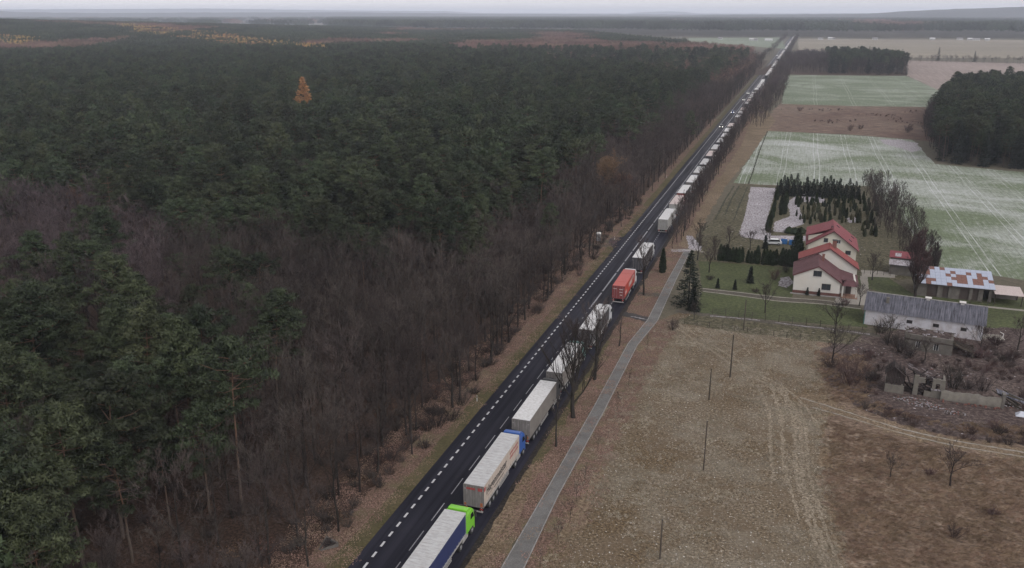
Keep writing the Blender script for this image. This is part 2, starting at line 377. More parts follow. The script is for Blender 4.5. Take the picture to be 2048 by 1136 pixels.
# ------------------------------------------------------------------ ground sheets
def jag(poly, step=1.5, amp=0.8, seed=0):
    """world polygon with an uneven natural outline"""
    out_ = []; n = len(poly)
    for i in range(n):
        a = Vector(poly[i]); b = Vector(poly[(i + 1) % n]); L = (b - a).length
        k = max(1, min(160, int(L / step)))
        nn = Vector((-(b - a).y, (b - a).x)).normalized() if L > 0 else Vector((0, 0))
        for j in range(k):
            p = a.lerp(b, j / k)
            d = mnoise.noise(Vector((p.x * 0.5 / step, p.y * 0.5 / step, seed))) + 0.6 * mnoise.noise(Vector((p.x * 1.7 / step, p.y * 1.7 / step, seed + 9)))
            p = p + nn * d * amp; out_.append((p.x, p.y))
    return out_
def sheet(name, poly, mt, z, step=1.5, amp=0.8, seed=0, kind='structure', px=False):
    if px: poly = [G(*q) for q in poly]
    P = jag(poly, step, amp, seed) if amp else poly
    vs = [Vector((x, y, 0)) for x, y in P]
    tris = tessellate_polygon([vs])
    me = bpy.data.meshes.new(name)
    me.from_pydata([(v.x, v.y, z) for v in vs], [], [tuple(t) for t in tris])
    bm = bmesh.new(); bm.from_mesh(me); bmesh.ops.recalc_face_normals(bm, faces=bm.faces)
    if bm.faces and sum(f.normal.z for f in bm.faces) < 0: bmesh.ops.reverse_faces(bm, faces=bm.faces)
    bm.to_mesh(me); bm.free(); me.materials.append(mt)
    o = obj(name, me); tag(o, kind=kind); return o
def strip(name, pts, w, mt, z, jitter=0.06, step=0.7, seed=1):
    """narrow track along a polyline of world points"""
    P = []
    for a, b in zip(pts[:-1], pts[1:]):
        a = Vector(a); b = Vector(b); k = max(1, int((b - a).length / step))
        P += [a.lerp(b, j / k) for j in range(k)]
    P.append(Vector(pts[-1]))
    # smooth corners
    for _ in range(6):
        P = [P[0]] + [(P[i - 1] + P[i] * 2 + P[i + 1]) / 4 for i in range(1, len(P) - 1)] + [P[-1]]
    rnd = random.Random(seed); V = []; F = []
    for i, p in enumerate(P):
        t = (P[min(i + 1, len(P) - 1)] - P[max(i - 1, 0)]).normalized(); nn = Vector((-t.y, t.x))
        wa = w * (0.5 + rnd.uniform(-1, 1) * jitter); wb = w * (0.5 + rnd.uniform(-1, 1) * jitter)
        a = p + nn * wa; b = p - nn * wb; V += [(b.x, b.y, z), (a.x, a.y, z)]
        if i: F.append((2 * i - 2, 2 * i, 2 * i + 1, 2 * i - 1))
    me = bpy.data.meshes.new(name); me.from_pydata(V, [], F); me.materials.append(mt)
    return me

# ground to the horizon: polar grid with the low ridge to the left
rad = [0, 30, 60, 120, 300, 600, 900] + list(range(1100, 3400, 100)) + [4000, 5000, 6500, 9000, 12500, 16000, 20000]
angs = np.radians(np.arange(-75, 90.1, 3.0))
V = []; F = []
for r_ in rad:
    for a_ in angs:
        x = CAMX - math.sin(a_) * r_; y = math.cos(a_) * r_ - 40
        V.append((x, y, float(elev(x, y))))
na = len(angs)
for i in range(len(rad) - 1):
    for j in range(na - 1):
        F.append((i * na + j, i * na + j + 1, (i + 1) * na + j + 1, (i + 1) * na + j))
go = obj('ground', np_mesh('ground', V, np.array(F)[:, ::-1], M['ground'])); tag(go, kind='structure')
if go.data.polygons[len(F) // 2].normal.z < 0: go.data.flip_normals()

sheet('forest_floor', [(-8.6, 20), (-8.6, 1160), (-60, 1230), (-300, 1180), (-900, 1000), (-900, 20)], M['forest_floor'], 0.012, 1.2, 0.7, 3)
sheet('leafy_verge', [(-6.7, 20), (-6.9, 207), (-12.5, 208.5), (-12.5, 216.5), (-6.9, 218), (-6.9, 500), (-9.6, 500), (-10.2, 20)], M['leaf_verge'], 0.016, 0.9, 0.55, 5)
sheet('grass_verge', [(-4.6, 20), (-4.6, 900), (-7.6, 900), (-7.2, 20)], M['verge'], 0.020, 0.8, 0.35, 7)
sheet('roadside_bank', [(6.4, 20), (6.4, 210), (6.4, 620), (11, 620), (13.5, 300), (12.3, 212), (11.8, 184), (12, 156), (10.7, 142), (10.9, 114), (10.7, 89), (10.2, 60), (10, 20)], M['leaf_verge'], 0.016, 0.9, 0.4, 11)
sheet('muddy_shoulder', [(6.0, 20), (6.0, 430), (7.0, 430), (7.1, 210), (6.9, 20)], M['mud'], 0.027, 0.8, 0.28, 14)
sheet('tan_bank', [(6.6, 20), (6.6, 98), (8.4, 96), (9.4, 84), (9.6, 60), (9.4, 20)], M['verge_tan'], 0.020, 0.8, 0.45, 12)
sheet('mown_verge', [(6.5, 95), (6.5, 143), (7.6, 143), (8.1, 118), (8.3, 97)], M['verge'], 0.024, 0.8, 0.35, 13)
# dry meadow and the ground right of the paved path
sheet('dry_meadow', [(12.6, 20), (12.6, 141), (13.8, 157), (18, 163), (35, 162), (52, 158), (56, 120), (60, 60), (60, 20)], M['meadow'], 0.008, 1.4, 0.6, 17)
sheet('leafy_margin', [(12.4, 70), (12.4, 90), (12.7, 115), (12.4, 144), (14, 157), (17, 160), (18.2, 150), (17.0, 138), (16.6, 122), (16.4, 105), (15.2, 92), (14.2, 78)], M['leaf_verge'], 0.012, 1.0, 0.9, 19)
sheet('tan_margin', [(12.6, 20), (12.6, 78), (13.0, 95), (14.6, 104), (16.4, 98), (16.8, 84), (15.8, 70), (15.6, 20)], M['verge_tan'], 0.010, 1.0, 1.0, 23)
heath_poly = [(1715, 1170), (1660, 980), (1655, 860), (1652, 790), (1640, 720), (1630, 690), (1760, 690), (2300, 780), (2300, 1170)]
sheet('rough_heath', heath_poly, M['heath'], 0.014, 1.0, 2.6, 29, px=True)
sheet('heath_fringe', [(1690, 1170), (1645, 980), (1640, 860), (1640, 790), (1625, 720), (1700, 715), (1690, 800), (1690, 900), (1720, 1000), (1800, 1170)], M['verge_tan'], 0.012, 1.0, 2.4, 30, px=True)
sheet('scrub_ground', [(1640, 700), (1650, 760), (1710, 812), (1800, 850), (1900, 872), (2048, 890), (2300, 915), (2300, 660), (1990, 655), (1800, 660), (1700, 675)], M['scrub'], 0.022, 1.2, 0.9, 31, px=True)
sheet('tan_strip', [(13, 212), (14.5, 300), (17, 340), (24, 500), (9, 620), (12.5, 400), (10.5, 300), (10, 214)], M['verge_tan'], 0.020, 1.5, 0.8, 37)
sheet('garden_lawn', [(1398, 522), (1592, 536), (1584, 604), (1404, 582)], M['lawn'], 0.020, 1.0, 0.25, 41, px=True)
sheet('front_lawn', [(1404, 583), (1722, 614), (1735, 655), (1640, 648), (1440, 632), (1392, 625)], M['lawn'], 0.016, 1.0, 0.3, 43, px=True)
sheet('farmyard_grass', [(1700, 560), (1760, 545), (1830, 590), (2120, 600), (2200, 720), (1960, 690), (1950, 640), (1730, 575)], M['lawn'], 0.018, 1.0, 0.3, 47, px=True)
sheet('garden_ground', [(1375, 545), (1400, 470), (1480, 368), (1560, 372), (1700, 366), (1760, 380), (1830, 450), (1900, 545), (1760, 565), (1590, 560)], M['garden_grass'], 0.010, 1.4, 0.5, 53, px=True)
sheet('paddock', [(1395, 625), (1440, 632), (1740, 660), (1700, 690), (1500, 668), (1345, 645)], M['garden_grass'], 0.024, 1.0, 0.4, 57, px=True)
k8 = lambda x, y: (1500 + x * 0.1408, 340 + y * 0.1408)
for pl, sd_ in (([k8(10, 240), k8(375, 260), k8(330, 400), k8(240, 700), k8(230, 900), k8(-150, 900), k8(-60, 600)], 61),
                ([k8(670, 365), k8(540, 440), k8(525, 500), k8(570, 600), k8(560, 660), k8(350, 740), k8(330, 880), k8(520, 890), k8(560, 830), k8(760, 770), k8(775, 690), k8(710, 590), k8(690, 480)], 62),
                ([k8(760, 320), k8(1050, 335), k8(1060, 470), k8(700, 450)], 63),
                ([k8(-160, 900), k8(290, 890), k8(300, 930), k8(820, 940), k8(790, 1010), k8(200, 1000), k8(-120, 950)], 64),
                ([k8(1380, 680), k8(1500, 670), k8(1500, 750), k8(1400, 750)], 65),
                ([(1560, 556), (1578, 553), (1588, 566), (1572, 576), (1556, 571)], 66),
                ([(1378, 498), (1340, 499), (1344, 504), (1400, 502), (1405, 497), (1385, 472), (1372, 471)], 67)):
    sheet('snow_patch', pl, M['snowbed'], 0.030, 0.8, 0.35, sd_, px=True)
sheet('wheat_field', [(1535, 262), (1700, 270), (1826, 280), (1845, 300), (1870, 328), (2048, 345), (2500, 385), (2500, 640), (2048, 562), (1990, 550), (1882, 538), (1800, 440), (1745, 372), (1560, 371), (1466, 367)], M['field_near'], 0.014, 3, 0.8, 71, px=True)
sheet('snow_drift', [(1760, 279), (1800, 279), (1832, 286), (1842, 300), (1825, 305), (1800, 296), (1765, 287)], M['snowbed'], 0.030, 1.5, 1.2, 72, px=True)
sheet('fallow_field', [(1560, 207), (1850, 214), (1880, 240), (1900, 290), (1826, 279), (1700, 269), (1535, 262), (1520, 275), (1538, 230)], M['fallow'], 0.010, 3, 1.5, 73, px=True)
sheet('wheat_field', [(1572, 150), (1812, 152), (1882, 181), (1868, 214), (1700, 212), (1564, 208)], M['field_far'], 0.03, 4, 1.5, 74, px=True)
sheet('ploughed_field', [(1813, 121), (2048, 127), (2500, 138), (2500, 210), (2048, 180), (1880, 182), (1815, 152)], M['plough'], 0.05, 5, 2, 75, px=True)
sheet('grove_floor', [(1500, 150), (1590, 104), (1812, 120), (1815, 152), (1572, 149)], M['forest_floor'], 0.04, 5, 2, 76, px=True)
sheet('far_field', [(1596, 77.5), (2048, 80), (2600, 84), (2600, 124), (2048, 116), (1830, 116), (1812, 112), (1596, 100)], M['farfield'], 0.08, 10, 5, 77, px=True)
sheet('far_field', [(1380, 76), (1560, 75), (1572, 98), (1520, 94), (1490, 90), (1370, 83)], M['fargreen'], 0.08, 10, 5, 78, px=True)

# tracks
def tr(name, ptspx, w, mt, z, **k):
    o = obj(name, strip(name, [G(*q) for q in ptspx], w, mt, z, **k)); tag(o, kind='structure'); return o
tr('dirt_driveway', [(1228, 622), (1250, 629), (1275, 634), (1300, 641)], 2.6, M['old_asphalt'], 0.026, jitter=0.08)
tr('dirt_driveway', [(1275, 588), (1310, 590), (1340, 592)], 2.4, M['dirt'], 0.026, jitter=0.12)
tr('snow_line', [(1262, 633), (1285, 637), (1300, 641)], 0.3, M['snowbed'], 0.034, jitter=0.5)
tr('yard_track', [(1404, 579), (1480, 588), (1560, 599), (1640, 603), (1722, 613)], 2.3, M['dirt'], 0.030, jitter=0.1)
tr('wheel_track', [(1404, 577), (1480, 585), (1560, 595), (1640, 600), (1722, 609)], 0.45, M['concrete_strip'], 0.036, jitter=0.12)
tr('wheel_track', [(1406, 583), (1480, 592), (1560, 603), (1640, 607.5), (1722, 618)], 0.45, M['concrete_strip'], 0.036, jitter=0.12)
tr('farm_lane', [(1350, 622), (1430, 632), (1520, 642), (1640, 656), (1760, 672)], 1.7, M['dirt'], 0.030, jitter=0.2)
tr('snow_line', [(1420, 632), (1470, 636), (1520, 641)], 0.35, M['snowbed'], 0.036, jitter=0.45)
tr('snow_line', [(1550, 645), (1600, 652), (1650, 657), (1740, 669)], 0.32, M['snowbed'], 0.036, jitter=0.45)
tr('hedge_path', [(1345, 500), (1400, 500), (1405, 505)], 0.8, M['concrete_strip'], 0.036, jitter=0.4)
tr('dark_furrow', [(1535, 262), (1518, 305), (1505, 345), (1497, 368)], 0.5, M['furrow'], 0.03, jitter=0.3)
tr('field_edge', [(1466, 367), (1560, 372), (1620, 372)], 1.0, M['fallow'], 0.032, jitter=0.3)
tr('dark_furrow', [(1478, 372), (1462, 400), (1450, 430)], 0.45, M['furrow'], 0.032, jitter=0.5)
tr('dark_furrow', [(1468, 372), (1450, 400), (1430, 440)], 0.45, M['furrow'], 0.032, jitter=0.5)
tr('dark_furrow', [(1495, 374), (1478, 412), (1468, 440)], 0.4, M['furrow'], 0.032, jitter=0.5)
for off_, w_ in ((-0.9, 0.4), (0.75, 0.4)):
    main = [(1350, 648), (1400, 680), (1450, 712), (1500, 745), (1560, 775), (1600, 810), (1625, 850)]
    P = [Vector(G(*q)) for q in main]
    pts = []
    for i, p in enumerate(P):
        t = (P[min(i + 1, len(P) - 1)] - P[max(i - 1, 0)]).normalized(); pts.append(tuple(p + Vector((-t.y, t.x)) * off_))
    tag(obj('wheel_track', strip('wheel_track', pts, w_, M['track'], 0.018, jitter=0.35)), kind='structure')
for k_, pl in enumerate(([(1515, 770), (1540, 830), (1540, 900), (1548, 960)], [(1540, 765), (1562, 830), (1566, 920), (1590, 1010), (1598, 1040)],
                         [(1560, 775), (1590, 840), (1593, 930), (1615, 1030), (1650, 1140)], [(1600, 810), (1612, 860), (1616, 940), (1640, 1030), (1682, 1140)],
                         [(1570, 780), (1602, 850), (1604, 950), (1628, 1040), (1665, 1140)])):
    tr('wheel_track', pl, 0.45 + 0.12 * (k_ % 3), M['track'], 0.019 + 0.001 * k_, jitter=0.45, seed=k_ + 3)
tr('wheel_track', [(1600, 795), (1700, 826), (1800, 858), (1900, 880), (2060, 907), (2200, 930)], 0.3, M['concrete_strip'], 0.026, jitter=0.4)
tr('wheel_track', [(1625, 815), (1700, 836), (1800, 866), (1900, 890), (2060, 916), (2200, 940)], 0.25, M['concrete_strip'], 0.026, jitter=0.4)
tr('heath_lane', [(1600, 790), (1700, 830), (1800, 862), (1900, 885), (2060, 911), (2200, 935)], 3.2, M['verge_tan'], 0.023, jitter=0.35)

# road, junction apron, markings, paved path
rd = MB()
ys = [10, 204.5, 211.5, 216.5, 218.5, 2400]
V = []; F = []
def roadsheet():
    b = MB()
    b.add([(-5.15, 10, .032), (6.25, 10, .032), (6.25, 2400, .032), (-5.15, 2400, .032)], [(0, 1, 2, 3)])
    b.add([(-5.15, 206, .032), (-5.15, 219, .032), (-7.9, 216.8, .032), (-8.3, 214.5, .032), (-7.6, 211, .032)], [(0, 1, 2, 3, 4)][::1])
    return b.mesh('road', M['asphalt'])
ro = obj('road', roadsheet()); tag(ro, kind='structure')
tr('forest_track', [(1217, 487), (1190, 492), (1150, 492)], 4.5, M['dirt'], 0.028, jitter=0.12)
mk = MB(); rnd = random.Random(4)
y = 40.4
while y < 900:
    mk.add([(-3.66, y, .036), (-3.40, y, .036), (-3.40, y + 1.0, .036), (-3.66, y + 1.0, .036)], [(0, 1, 2, 3)])
    y += 2.04
mk.add([(-3.66, 900, .036), (-3.46, 900, .036), (-3.46, 2400, .036), (-3.66, 2400, .036)], [(0, 1, 2, 3)])
tag(obj('edge_line', mk.mesh('edge_line', M['paint'])), kind='structure')
mk = MB(); y = 42.6
while y < 128:
    mk.add([(-0.26, y, .036), (-0.13, y, .036), (-0.13, y + 4, .036), (-0.26, y + 4, .036)], [(0, 1, 2, 3)]); y += 6.15
y = 128.0
while y < 158:
    mk.add([(-0.26, y, .036), (-0.11, y, .036), (-0.11, y + 1, .036), (-0.26, y + 1, .036)], [(0, 1, 2, 3)]); y += 3.1
while y < 2400:
    L = rnd.choice([8, 11, 14, 9]); mk.add([(-0.36, y, .036), (-0.05, y, .036), (-0.05, y + L, .036), (-0.36, y + L, .036)], [(0, 1, 2, 3)]); y += L + 1.2
tag(obj('centre_line', mk.mesh('centre_line', M['thinpaint'])), kind='structure')
mk = MB(); y = 41
while y < 2300:
    mk.add([(3.26, y, .036), (3.42, y, .036), (3.42, y + 1, .036), (3.26, y + 1, .036)], [(0, 1, 2, 3)]); y += 2.04
tag(obj('shoulder_line', mk.mesh('shoulder_line', M['thinpaint'])), kind='structure')
pl_ = [(10.3, 40), (10.6, 73.7), (10.8, 89.5), (11.0, 114.3), (10.9, 142.5), (12.1, 156.3), (11.9, 183.8), (12.1, 209.1)]
pr_ = [(12.6, 40), (12.9, 73.7), (12.5, 89.5), (12.75, 114.3), (12.6, 142.5), (14.0, 156.3), (13.6, 183.8), (13.5, 209.6)]
b = MB(); n_ = len(pl_)
b.add([(x, y, .05) for x, y in pl_] + [(x, y, .05) for x, y in pr_], [(i, n_ + i, n_ + i + 1, i + 1) for i in range(n_ - 1)])
tag(obj('paved_path', b.mesh('paved_path', M['path'])), kind='structure')
for pts in (pl_, pr_):
    b = MB()
    for (xa, ya), (xb, yb) in zip(pts[:-1], pts[1:]):
        b.add([(xa - .06, ya, 0), (xa + .06, ya, 0), (xb + .06, yb, 0), (xb - .06, yb, 0), (xa - .06, ya, .09), (xa + .06, ya, .09), (xb + .06, yb, .09), (xb - .06, yb, .09)],
              [(4, 5, 6, 7), (0, 1, 5, 4), (1, 2, 6, 5), (2, 3, 7, 6), (3, 0, 4, 7)])
    tag(obj('path_kerb', b.mesh('path_kerb', M['kerb'])), kind='structure')

# far hills in layers
def hill(name, dist, prof, depth, mt, seed, rough=6):
    V = []; n = 0; cols = 260
    xs = np.linspace(prof[0][0], prof[-1][0], cols)
    tops = np.interp(xs, [p[0] for p in prof], [p[1] for p in prof])
    rows = [(-1.0, 0.0), (-0.7, 0.35), (-0.4, 0.72), (-0.18, 0.93), (0, 1.0), (0.4, 0.75), (1.0, 0.0)]
    for k, (px, py) in enumerate(zip(xs, tops)):
        d = FW + (px - 1024) / 1700.0 * RT + (568 - py) / 1700.0 * UP
        hd = math.hypot(d[0], d[1]); zt = CAMH + d[2] / hd * dist
        zt = max(zt, 12)
        for (a, f_) in rows:
            rr = dist + a * depth
            wob = (mnoise.noise(Vector((px * 0.05, a * 3, seed))) + 0.5 * mnoise.noise(Vector((px * 0.3, a * 9, seed)))) * rough
            V.append((CAMX + d[0] / hd * rr, d[1] / hd * rr, (zt * f_ + wob * min(1, f_ * 2)) - (2 if f_ == 0 else 0)))
    m_ = len(rows)
    F = [(i * m_ + j, i * m_ + j + 1, (i + 1) * m_ + j + 1, (i + 1) * m_ + j) for i in range(cols - 1) for j in range(m_ - 1)]
    me = np_mesh(name, V, F, mt); me.flip_normals()
    tag(obj(name, me), kind='structure')
hill('hills', 15500, [(-500, 20), (0, 19), (420, 17), (700, 21), (900, 22.5), (950, 26), (1250, 27), (1290, 24), (1340, 22.5), (1370, 24), (1400, 27), (1600, 27), (2500, 24)], 1500, M['far_wood'], 3, 5)
hill('hills', 9500, [(-500, 24), (0, 22), (30, 24), (200, 26), (400, 25), (700, 24.5), (1000, 28), (1400, 29), (1650, 27.5), (2500, 20)], 1400, M['far_wood'], 5, 5)
hill('hills', 6500, [(-500, 34), (600, 34), (1300, 32), (1600, 29), (1740, 27.5), (1800, 23), (1850, 20.5), (1930, 17.5), (2048, 13.5), (2300, 8), (2700, 6)], 900, M['far_wood'], 7, 4)

# ------------------------------------------------------------------ vegetation meshes (numpy)
def tubes_np(segs, n=5):
    """segs: (k,8) p0 p1 r0 r1 -> V,F quads"""
    s = np.asarray(segs, float); k = len(s)
    p0, p1, r0, r1 = s[:, :3], s[:, 3:6], s[:, 6], s[:, 7]
    d = p1 - p0; d /= np.maximum(np.linalg.norm(d, axis=1, keepdims=True), 1e-6)
    ref = np.where(np.abs(d[:, 2:3]) > 0.9, np.array([[1.0, 0, 0]]), np.array([[0, 0, 1.0]]))
    a = np.cross(d, ref); a /= np.linalg.norm(a, axis=1, keepdims=True); b = np.cross(d, a)
    t = np.arange(n) * 2 * PI / n
    ring = a[:, None, :] * np.cos(t)[None, :, None] + b[:, None, :] * np.sin(t)[None, :, None]
    V = np.concatenate([p0[:, None] + ring * r0[:, None, None], p1[:, None] + ring * r1[:, None, None]], 1).reshape(-1, 3)
    base = (np.arange(k) * 2 * n)[:, None]
    i = np.arange(n); j = (i + 1) % n
    F = np.stack([base + i, base + j, base + n + j, base + n + i], -1).reshape(-1, 4)
    return V, F
def blades(P, D, L, Wd, rs):
    """thin triangles: base point P, direction D, length L, width Wd"""
    k = len(P); D = D / np.maximum(np.linalg.norm(D, axis=1, keepdims=True), 1e-6)
    sd_ = np.cross(D, rs.normal(size=(k, 3))); sd_ /= np.maximum(np.linalg.norm(sd_, axis=1, keepdims=True), 1e-6)
    L = np.broadcast_to(L, k)[:, None]; Wd = np.broadcast_to(Wd, k)[:, None]
    V = np.stack([P - sd_ * Wd / 2, P + sd_ * Wd / 2, P + D * L], 1).reshape(-1, 3)
    F = np.arange(3 * k).reshape(-1, 3); return V, F
def merge(parts):
    V = []; F = []; b = 0
    for v, f in parts:
        if f.shape[1] == 4: f = np.concatenate([f[:, :3], f[:, [0, 2, 3]]])
        V.append(v); F.append(f + b); b += len(v)
    return np.concatenate(V), np.concatenate(F)
def rotdir(d, ang, az, rs=None):
    d = d / np.linalg.norm(d); a = np.cross(d, [0, 0, 1.0] if abs(d[2]) < 0.95 else [1.0, 0, 0]); a /= np.linalg.norm(a); b = np.cross(d, a)
    return d * math.cos(ang) + (a * math.cos(az) + b * math.sin(az)) * math.sin(ang)
def bare_skeleton(seed, h, spread=1.0, prim=8, sec=5, ter=4, fork=0.35, r=0.16, up=0.35, lean=0.0):
    rs = np.random.RandomState(seed); segs = []; ends = []
    # trunk
    p = np.zeros(3); d = np.array([lean * rs.normal(), lean * rs.normal(), 1.0]); d /= np.linalg.norm(d)
    nseg = 7; tp = [p.copy()]; th = h * 0.86
    for i in range(nseg):
        d2 = d + rs.normal(size=3) * 0.06; d2[2] = abs(d2[2]); d2 /= np.linalg.norm(d2)
        q = p + d2 * th / nseg; segs.append((*p, *q, r * (1 - i / nseg * 0.85), r * (1 - (i + 1) / nseg * 0.85))); p = q; tp.append(p.copy())
    tp = np.array(tp)
    for i in range(prim):
        f = fork + (1 - fork) * (i + rs.rand() * 0.7) / prim; f = min(f, 0.98)
        k = f * nseg; a = int(k); p0 = tp[a] + (tp[a + 1] - tp[a]) * (k - a)
        L = h * spread * (0.46 * (1 - f) + 0.16) * rs.uniform(0.8, 1.25)
        dd = rotdir(np.array([0, 0, 1.0]), rs.uniform(0.55, 0.95), i * 2.4 + rs.rand())
        rr = r * (1 - f * 0.8) * 0.5; q0 = p0.copy(); pts = [q0.copy()]
        for s_ in range(3):
            dd = dd + np.array([0, 0, up * 0.45]) + rs.normal(size=3) * 0.12; dd /= np.linalg.norm(dd)
            q1 = q0 + dd * L / 3; segs.append((*q0, *q1, rr * (1 - s_ * 0.28), rr * (1 - (s_ + 1) * 0.28))); q0 = q1; pts.append(q0.copy())
        pts = np.array(pts)
        for j in range(sec):
            g = 0.25 + 0.75 * (j + rs.rand()) / sec; g = min(g, 0.99); kk = g * 3; c = int(kk); s0 = pts[c] + (pts[c + 1] - pts[c]) * (kk - c)
            d1 = rotdir(dd, rs.uniform(0.35, 0.9), rs.uniform(0, 6.28)); d1 = d1 + np.array([0, 0, up]); d1 /= np.linalg.norm(d1)
            L1 = L * 0.48 * rs.uniform(0.7, 1.2); s1 = s0 + d1 * L1
            segs.append((*s0, *s1, rr * 0.42, rr * 0.2))
            for m_ in range(ter):
                g2 = rs.uniform(0.2, 1.0); t0 = s0 + (s1 - s0) * g2
                d3 = rotdir(d1, rs.uniform(0.3, 0.8), rs.uniform(0, 6.28)); d3 = d3 + np.array([0, 0, up]); d3 /= np.linalg.norm(d3)
                L2 = L1 * 0.55 * rs.uniform(0.7, 1.2); ends.append((*t0, *d3, L2, max(0.008, rr * 0.16)))
    return np.array(segs), np.array(ends), rs
def bare_parts(seed, h, twigs=7, tw=0.03, n=5, **k):
    segs, ends, rs = bare_skeleton(seed, h, **k)
    big = segs[segs[:, 6] > 0.035]; small = segs[segs[:, 6] <= 0.035]
    parts = [tubes_np(big, n)]
    if len(small): parts.append(tubes_np(small, 3))
    trunk = parts
    P = ends[:, :3]; D = ends[:, 3:6]; L = ends[:, 6]
    tv = [blades(P, D, L, tw * 1.3, rs)]
    for i in range(twigs):
        f = rs.uniform(0.1, 0.95, size=len(P))[:, None]
        D2 = D + rs.normal(size=D.shape) * 0.55 + np.array([0, 0, 0.15]); tv.append(blades(P + D * L[:, None] * f, D2, L * rs.uniform(0.4, 0.85, len(P)), tw, rs))
    return trunk, tv, ends, rs
def pine_skel(seed, h, crown=0.5, width=2.6, whorls=9, per=4, cone=False):
    rs = np.random.RandomState(seed); segs = []; pts = [np.zeros(3)]; p = np.zeros(3)
    nseg = 8
    off = rs.normal(size=2) * 0.25
    for i in range(nseg):
        q = np.array([off[0] * ((i + 1) / nseg) ** 2 * 2 + rs.normal() * 0.04, off[1] * ((i + 1) / nseg) ** 2 * 2 + rs.normal() * 0.04, h * 0.97 * (i + 1) / nseg])
        segs.append((*p, *q, 0.19 * (1 - i / nseg * 0.85), 0.19 * (1 - (i + 1) / nseg * 0.85))); p = q; pts.append(q)
    pts = np.array(pts); puffs = []
    for w in range(whorls):
        f = (w + rs.uniform(-0.2, 0.2)) / (whorls - 1); f = min(max(f, 0), 1)
        z = h * (crown + (0.97 - crown) * f)
        k = min(z / (h * 0.97) * nseg, nseg - 0.01); c = int(k); base = pts[c] + (pts[c + 1] - pts[c]) * (k - c)
        Lw = width * (math.sin(PI * (0.18 + 0.80 * f)) ** 0.75) * (1.0 if f < 0.9 else 0.55)
        if cone: Lw = width * 1.15 * (1.02 - f) ** 0.8 + 0.15
        np_ = per if f < 0.9 else 3
        if f < 0.2: np_ = max(1, per - 2)
        for j in range(np_):
            az = w * 1.3 + j * 2 * PI / np_ + rs.uniform(-0.4, 0.4); L = Lw * rs.uniform(0.65, 1.2)
            up_ = 0.15 + 0.55 * f
            tip = base + np.array([math.cos(az) * L, math.sin(az) * L, L * up_ * rs.uniform(0.5, 1.1)])
            mid = (base + tip) / 2 + np.array([0, 0, -0.08 * L])
            segs.append((*base, *mid, 0.06, 0.04)); segs.append((*mid, *tip, 0.04, 0.015))
            npf = 2 + (L > 1.2) + (L > 2.0)
            for q in range(npf):
                g = 0.45 + 0.6 * q / max(1, npf - 1) if npf > 1 else 0.9
                c0 = base + (tip - base) * g + rs.normal(size=3) * 0.22 + np.array([0, 0, 0.15])
                puffs.append((*c0, rs.uniform(0.55, 1.0) * 1.08))
    top = pts[-1]; puffs.append((*top, 0.6)); puffs.append((*(top - [0, 0, 0.5]), 0.7))
    return np.array(segs), np.array(puffs), rs
def foliage_puffs(puffs, per, L, Wd, rs, flat=0.62):
    k = len(puffs); C = np.repeat(puffs[:, :3], per, 0); rr = np.repeat(puffs[:, 3], per)
    d = rs.normal(size=(k * per, 3)); d /= np.linalg.norm(d, axis=1, keepdims=True)
    d[:, 2] = np.where(d[:, 2] < -0.35, -d[:, 2], d[:, 2])
    rad_ = rr * rs.uniform(0.55, 1.0, k * per)
    P = C + d * rad_[:, None] * np.array([1, 1, flat])
    nrm = d + rs.normal(size=d.shape) * 0.33; nrm /= np.linalg.norm(nrm, axis=1, keepdims=True)
    T = np.cross(nrm, rs.normal(size=d.shape)); T /= np.linalg.norm(T, axis=1, keepdims=True)
    D = T + d * 0.25; sd_ = np.cross(nrm, D); sd_ /= np.linalg.norm(sd_, axis=1, keepdims=True)
    Ls = (L * rs.uniform(0.7, 1.3, k * per))[:, None]; Ws = (Wd * rs.uniform(0.7, 1.3, k * per))[:, None]
    V = np.stack([P - sd_ * Ws / 2, P + sd_ * Ws / 2, P + D * Ls], 1).reshape(-1, 3)
    return V, np.arange(3 * k * per).reshape(-1, 3)
def spruce_parts(seed, h, width, layers=16, per=9, tl=0.4, tw=0.16, blades_n=9, droop=0.25, z0=0.03):
    rs = np.random.RandomState(seed); segs = [(0, 0, 0, 0, 0, h * 0.97, 0.02 * h * 0.6 + 0.04, 0.02)]
    P = []; D = []
    for i in range(layers):
        f = i / (layers - 1); z = h * (z0 + (0.97 - z0) * f); L = width * (1 - f) ** 0.85 * rs.uniform(0.85, 1.1) + 0.12
        for j in range(max(4, int(per * (1 - 0.45 * f)))):
            az = rs.uniform(0, 2 * PI); l = L * rs.uniform(0.75, 1.12)
            o_ = np.array([math.cos(az), math.sin(az), -droop])
            for b_ in range(blades_n):
                g = rs.uniform(0.15, 1.0)
                p = np.array([0, 0, z]) + o_ * l * g + rs.normal(size=3) * 0.10 * (0.4 + l * 0.3)
                P.append(p); D.append(o_ + np.array([0, 0, 0.25]) + rs.normal(size=3) * 0.5)
    P = np.array(P); D = np.array(D); n = len(P)
    P[:, 2] = np.maximum(P[:, 2], 0.05)
    return [tubes_np(segs, 5)], [blades(P, D, tl * rs.uniform(0.7, 1.3, n), tw * rs.uniform(0.7, 1.3, n), rs)]
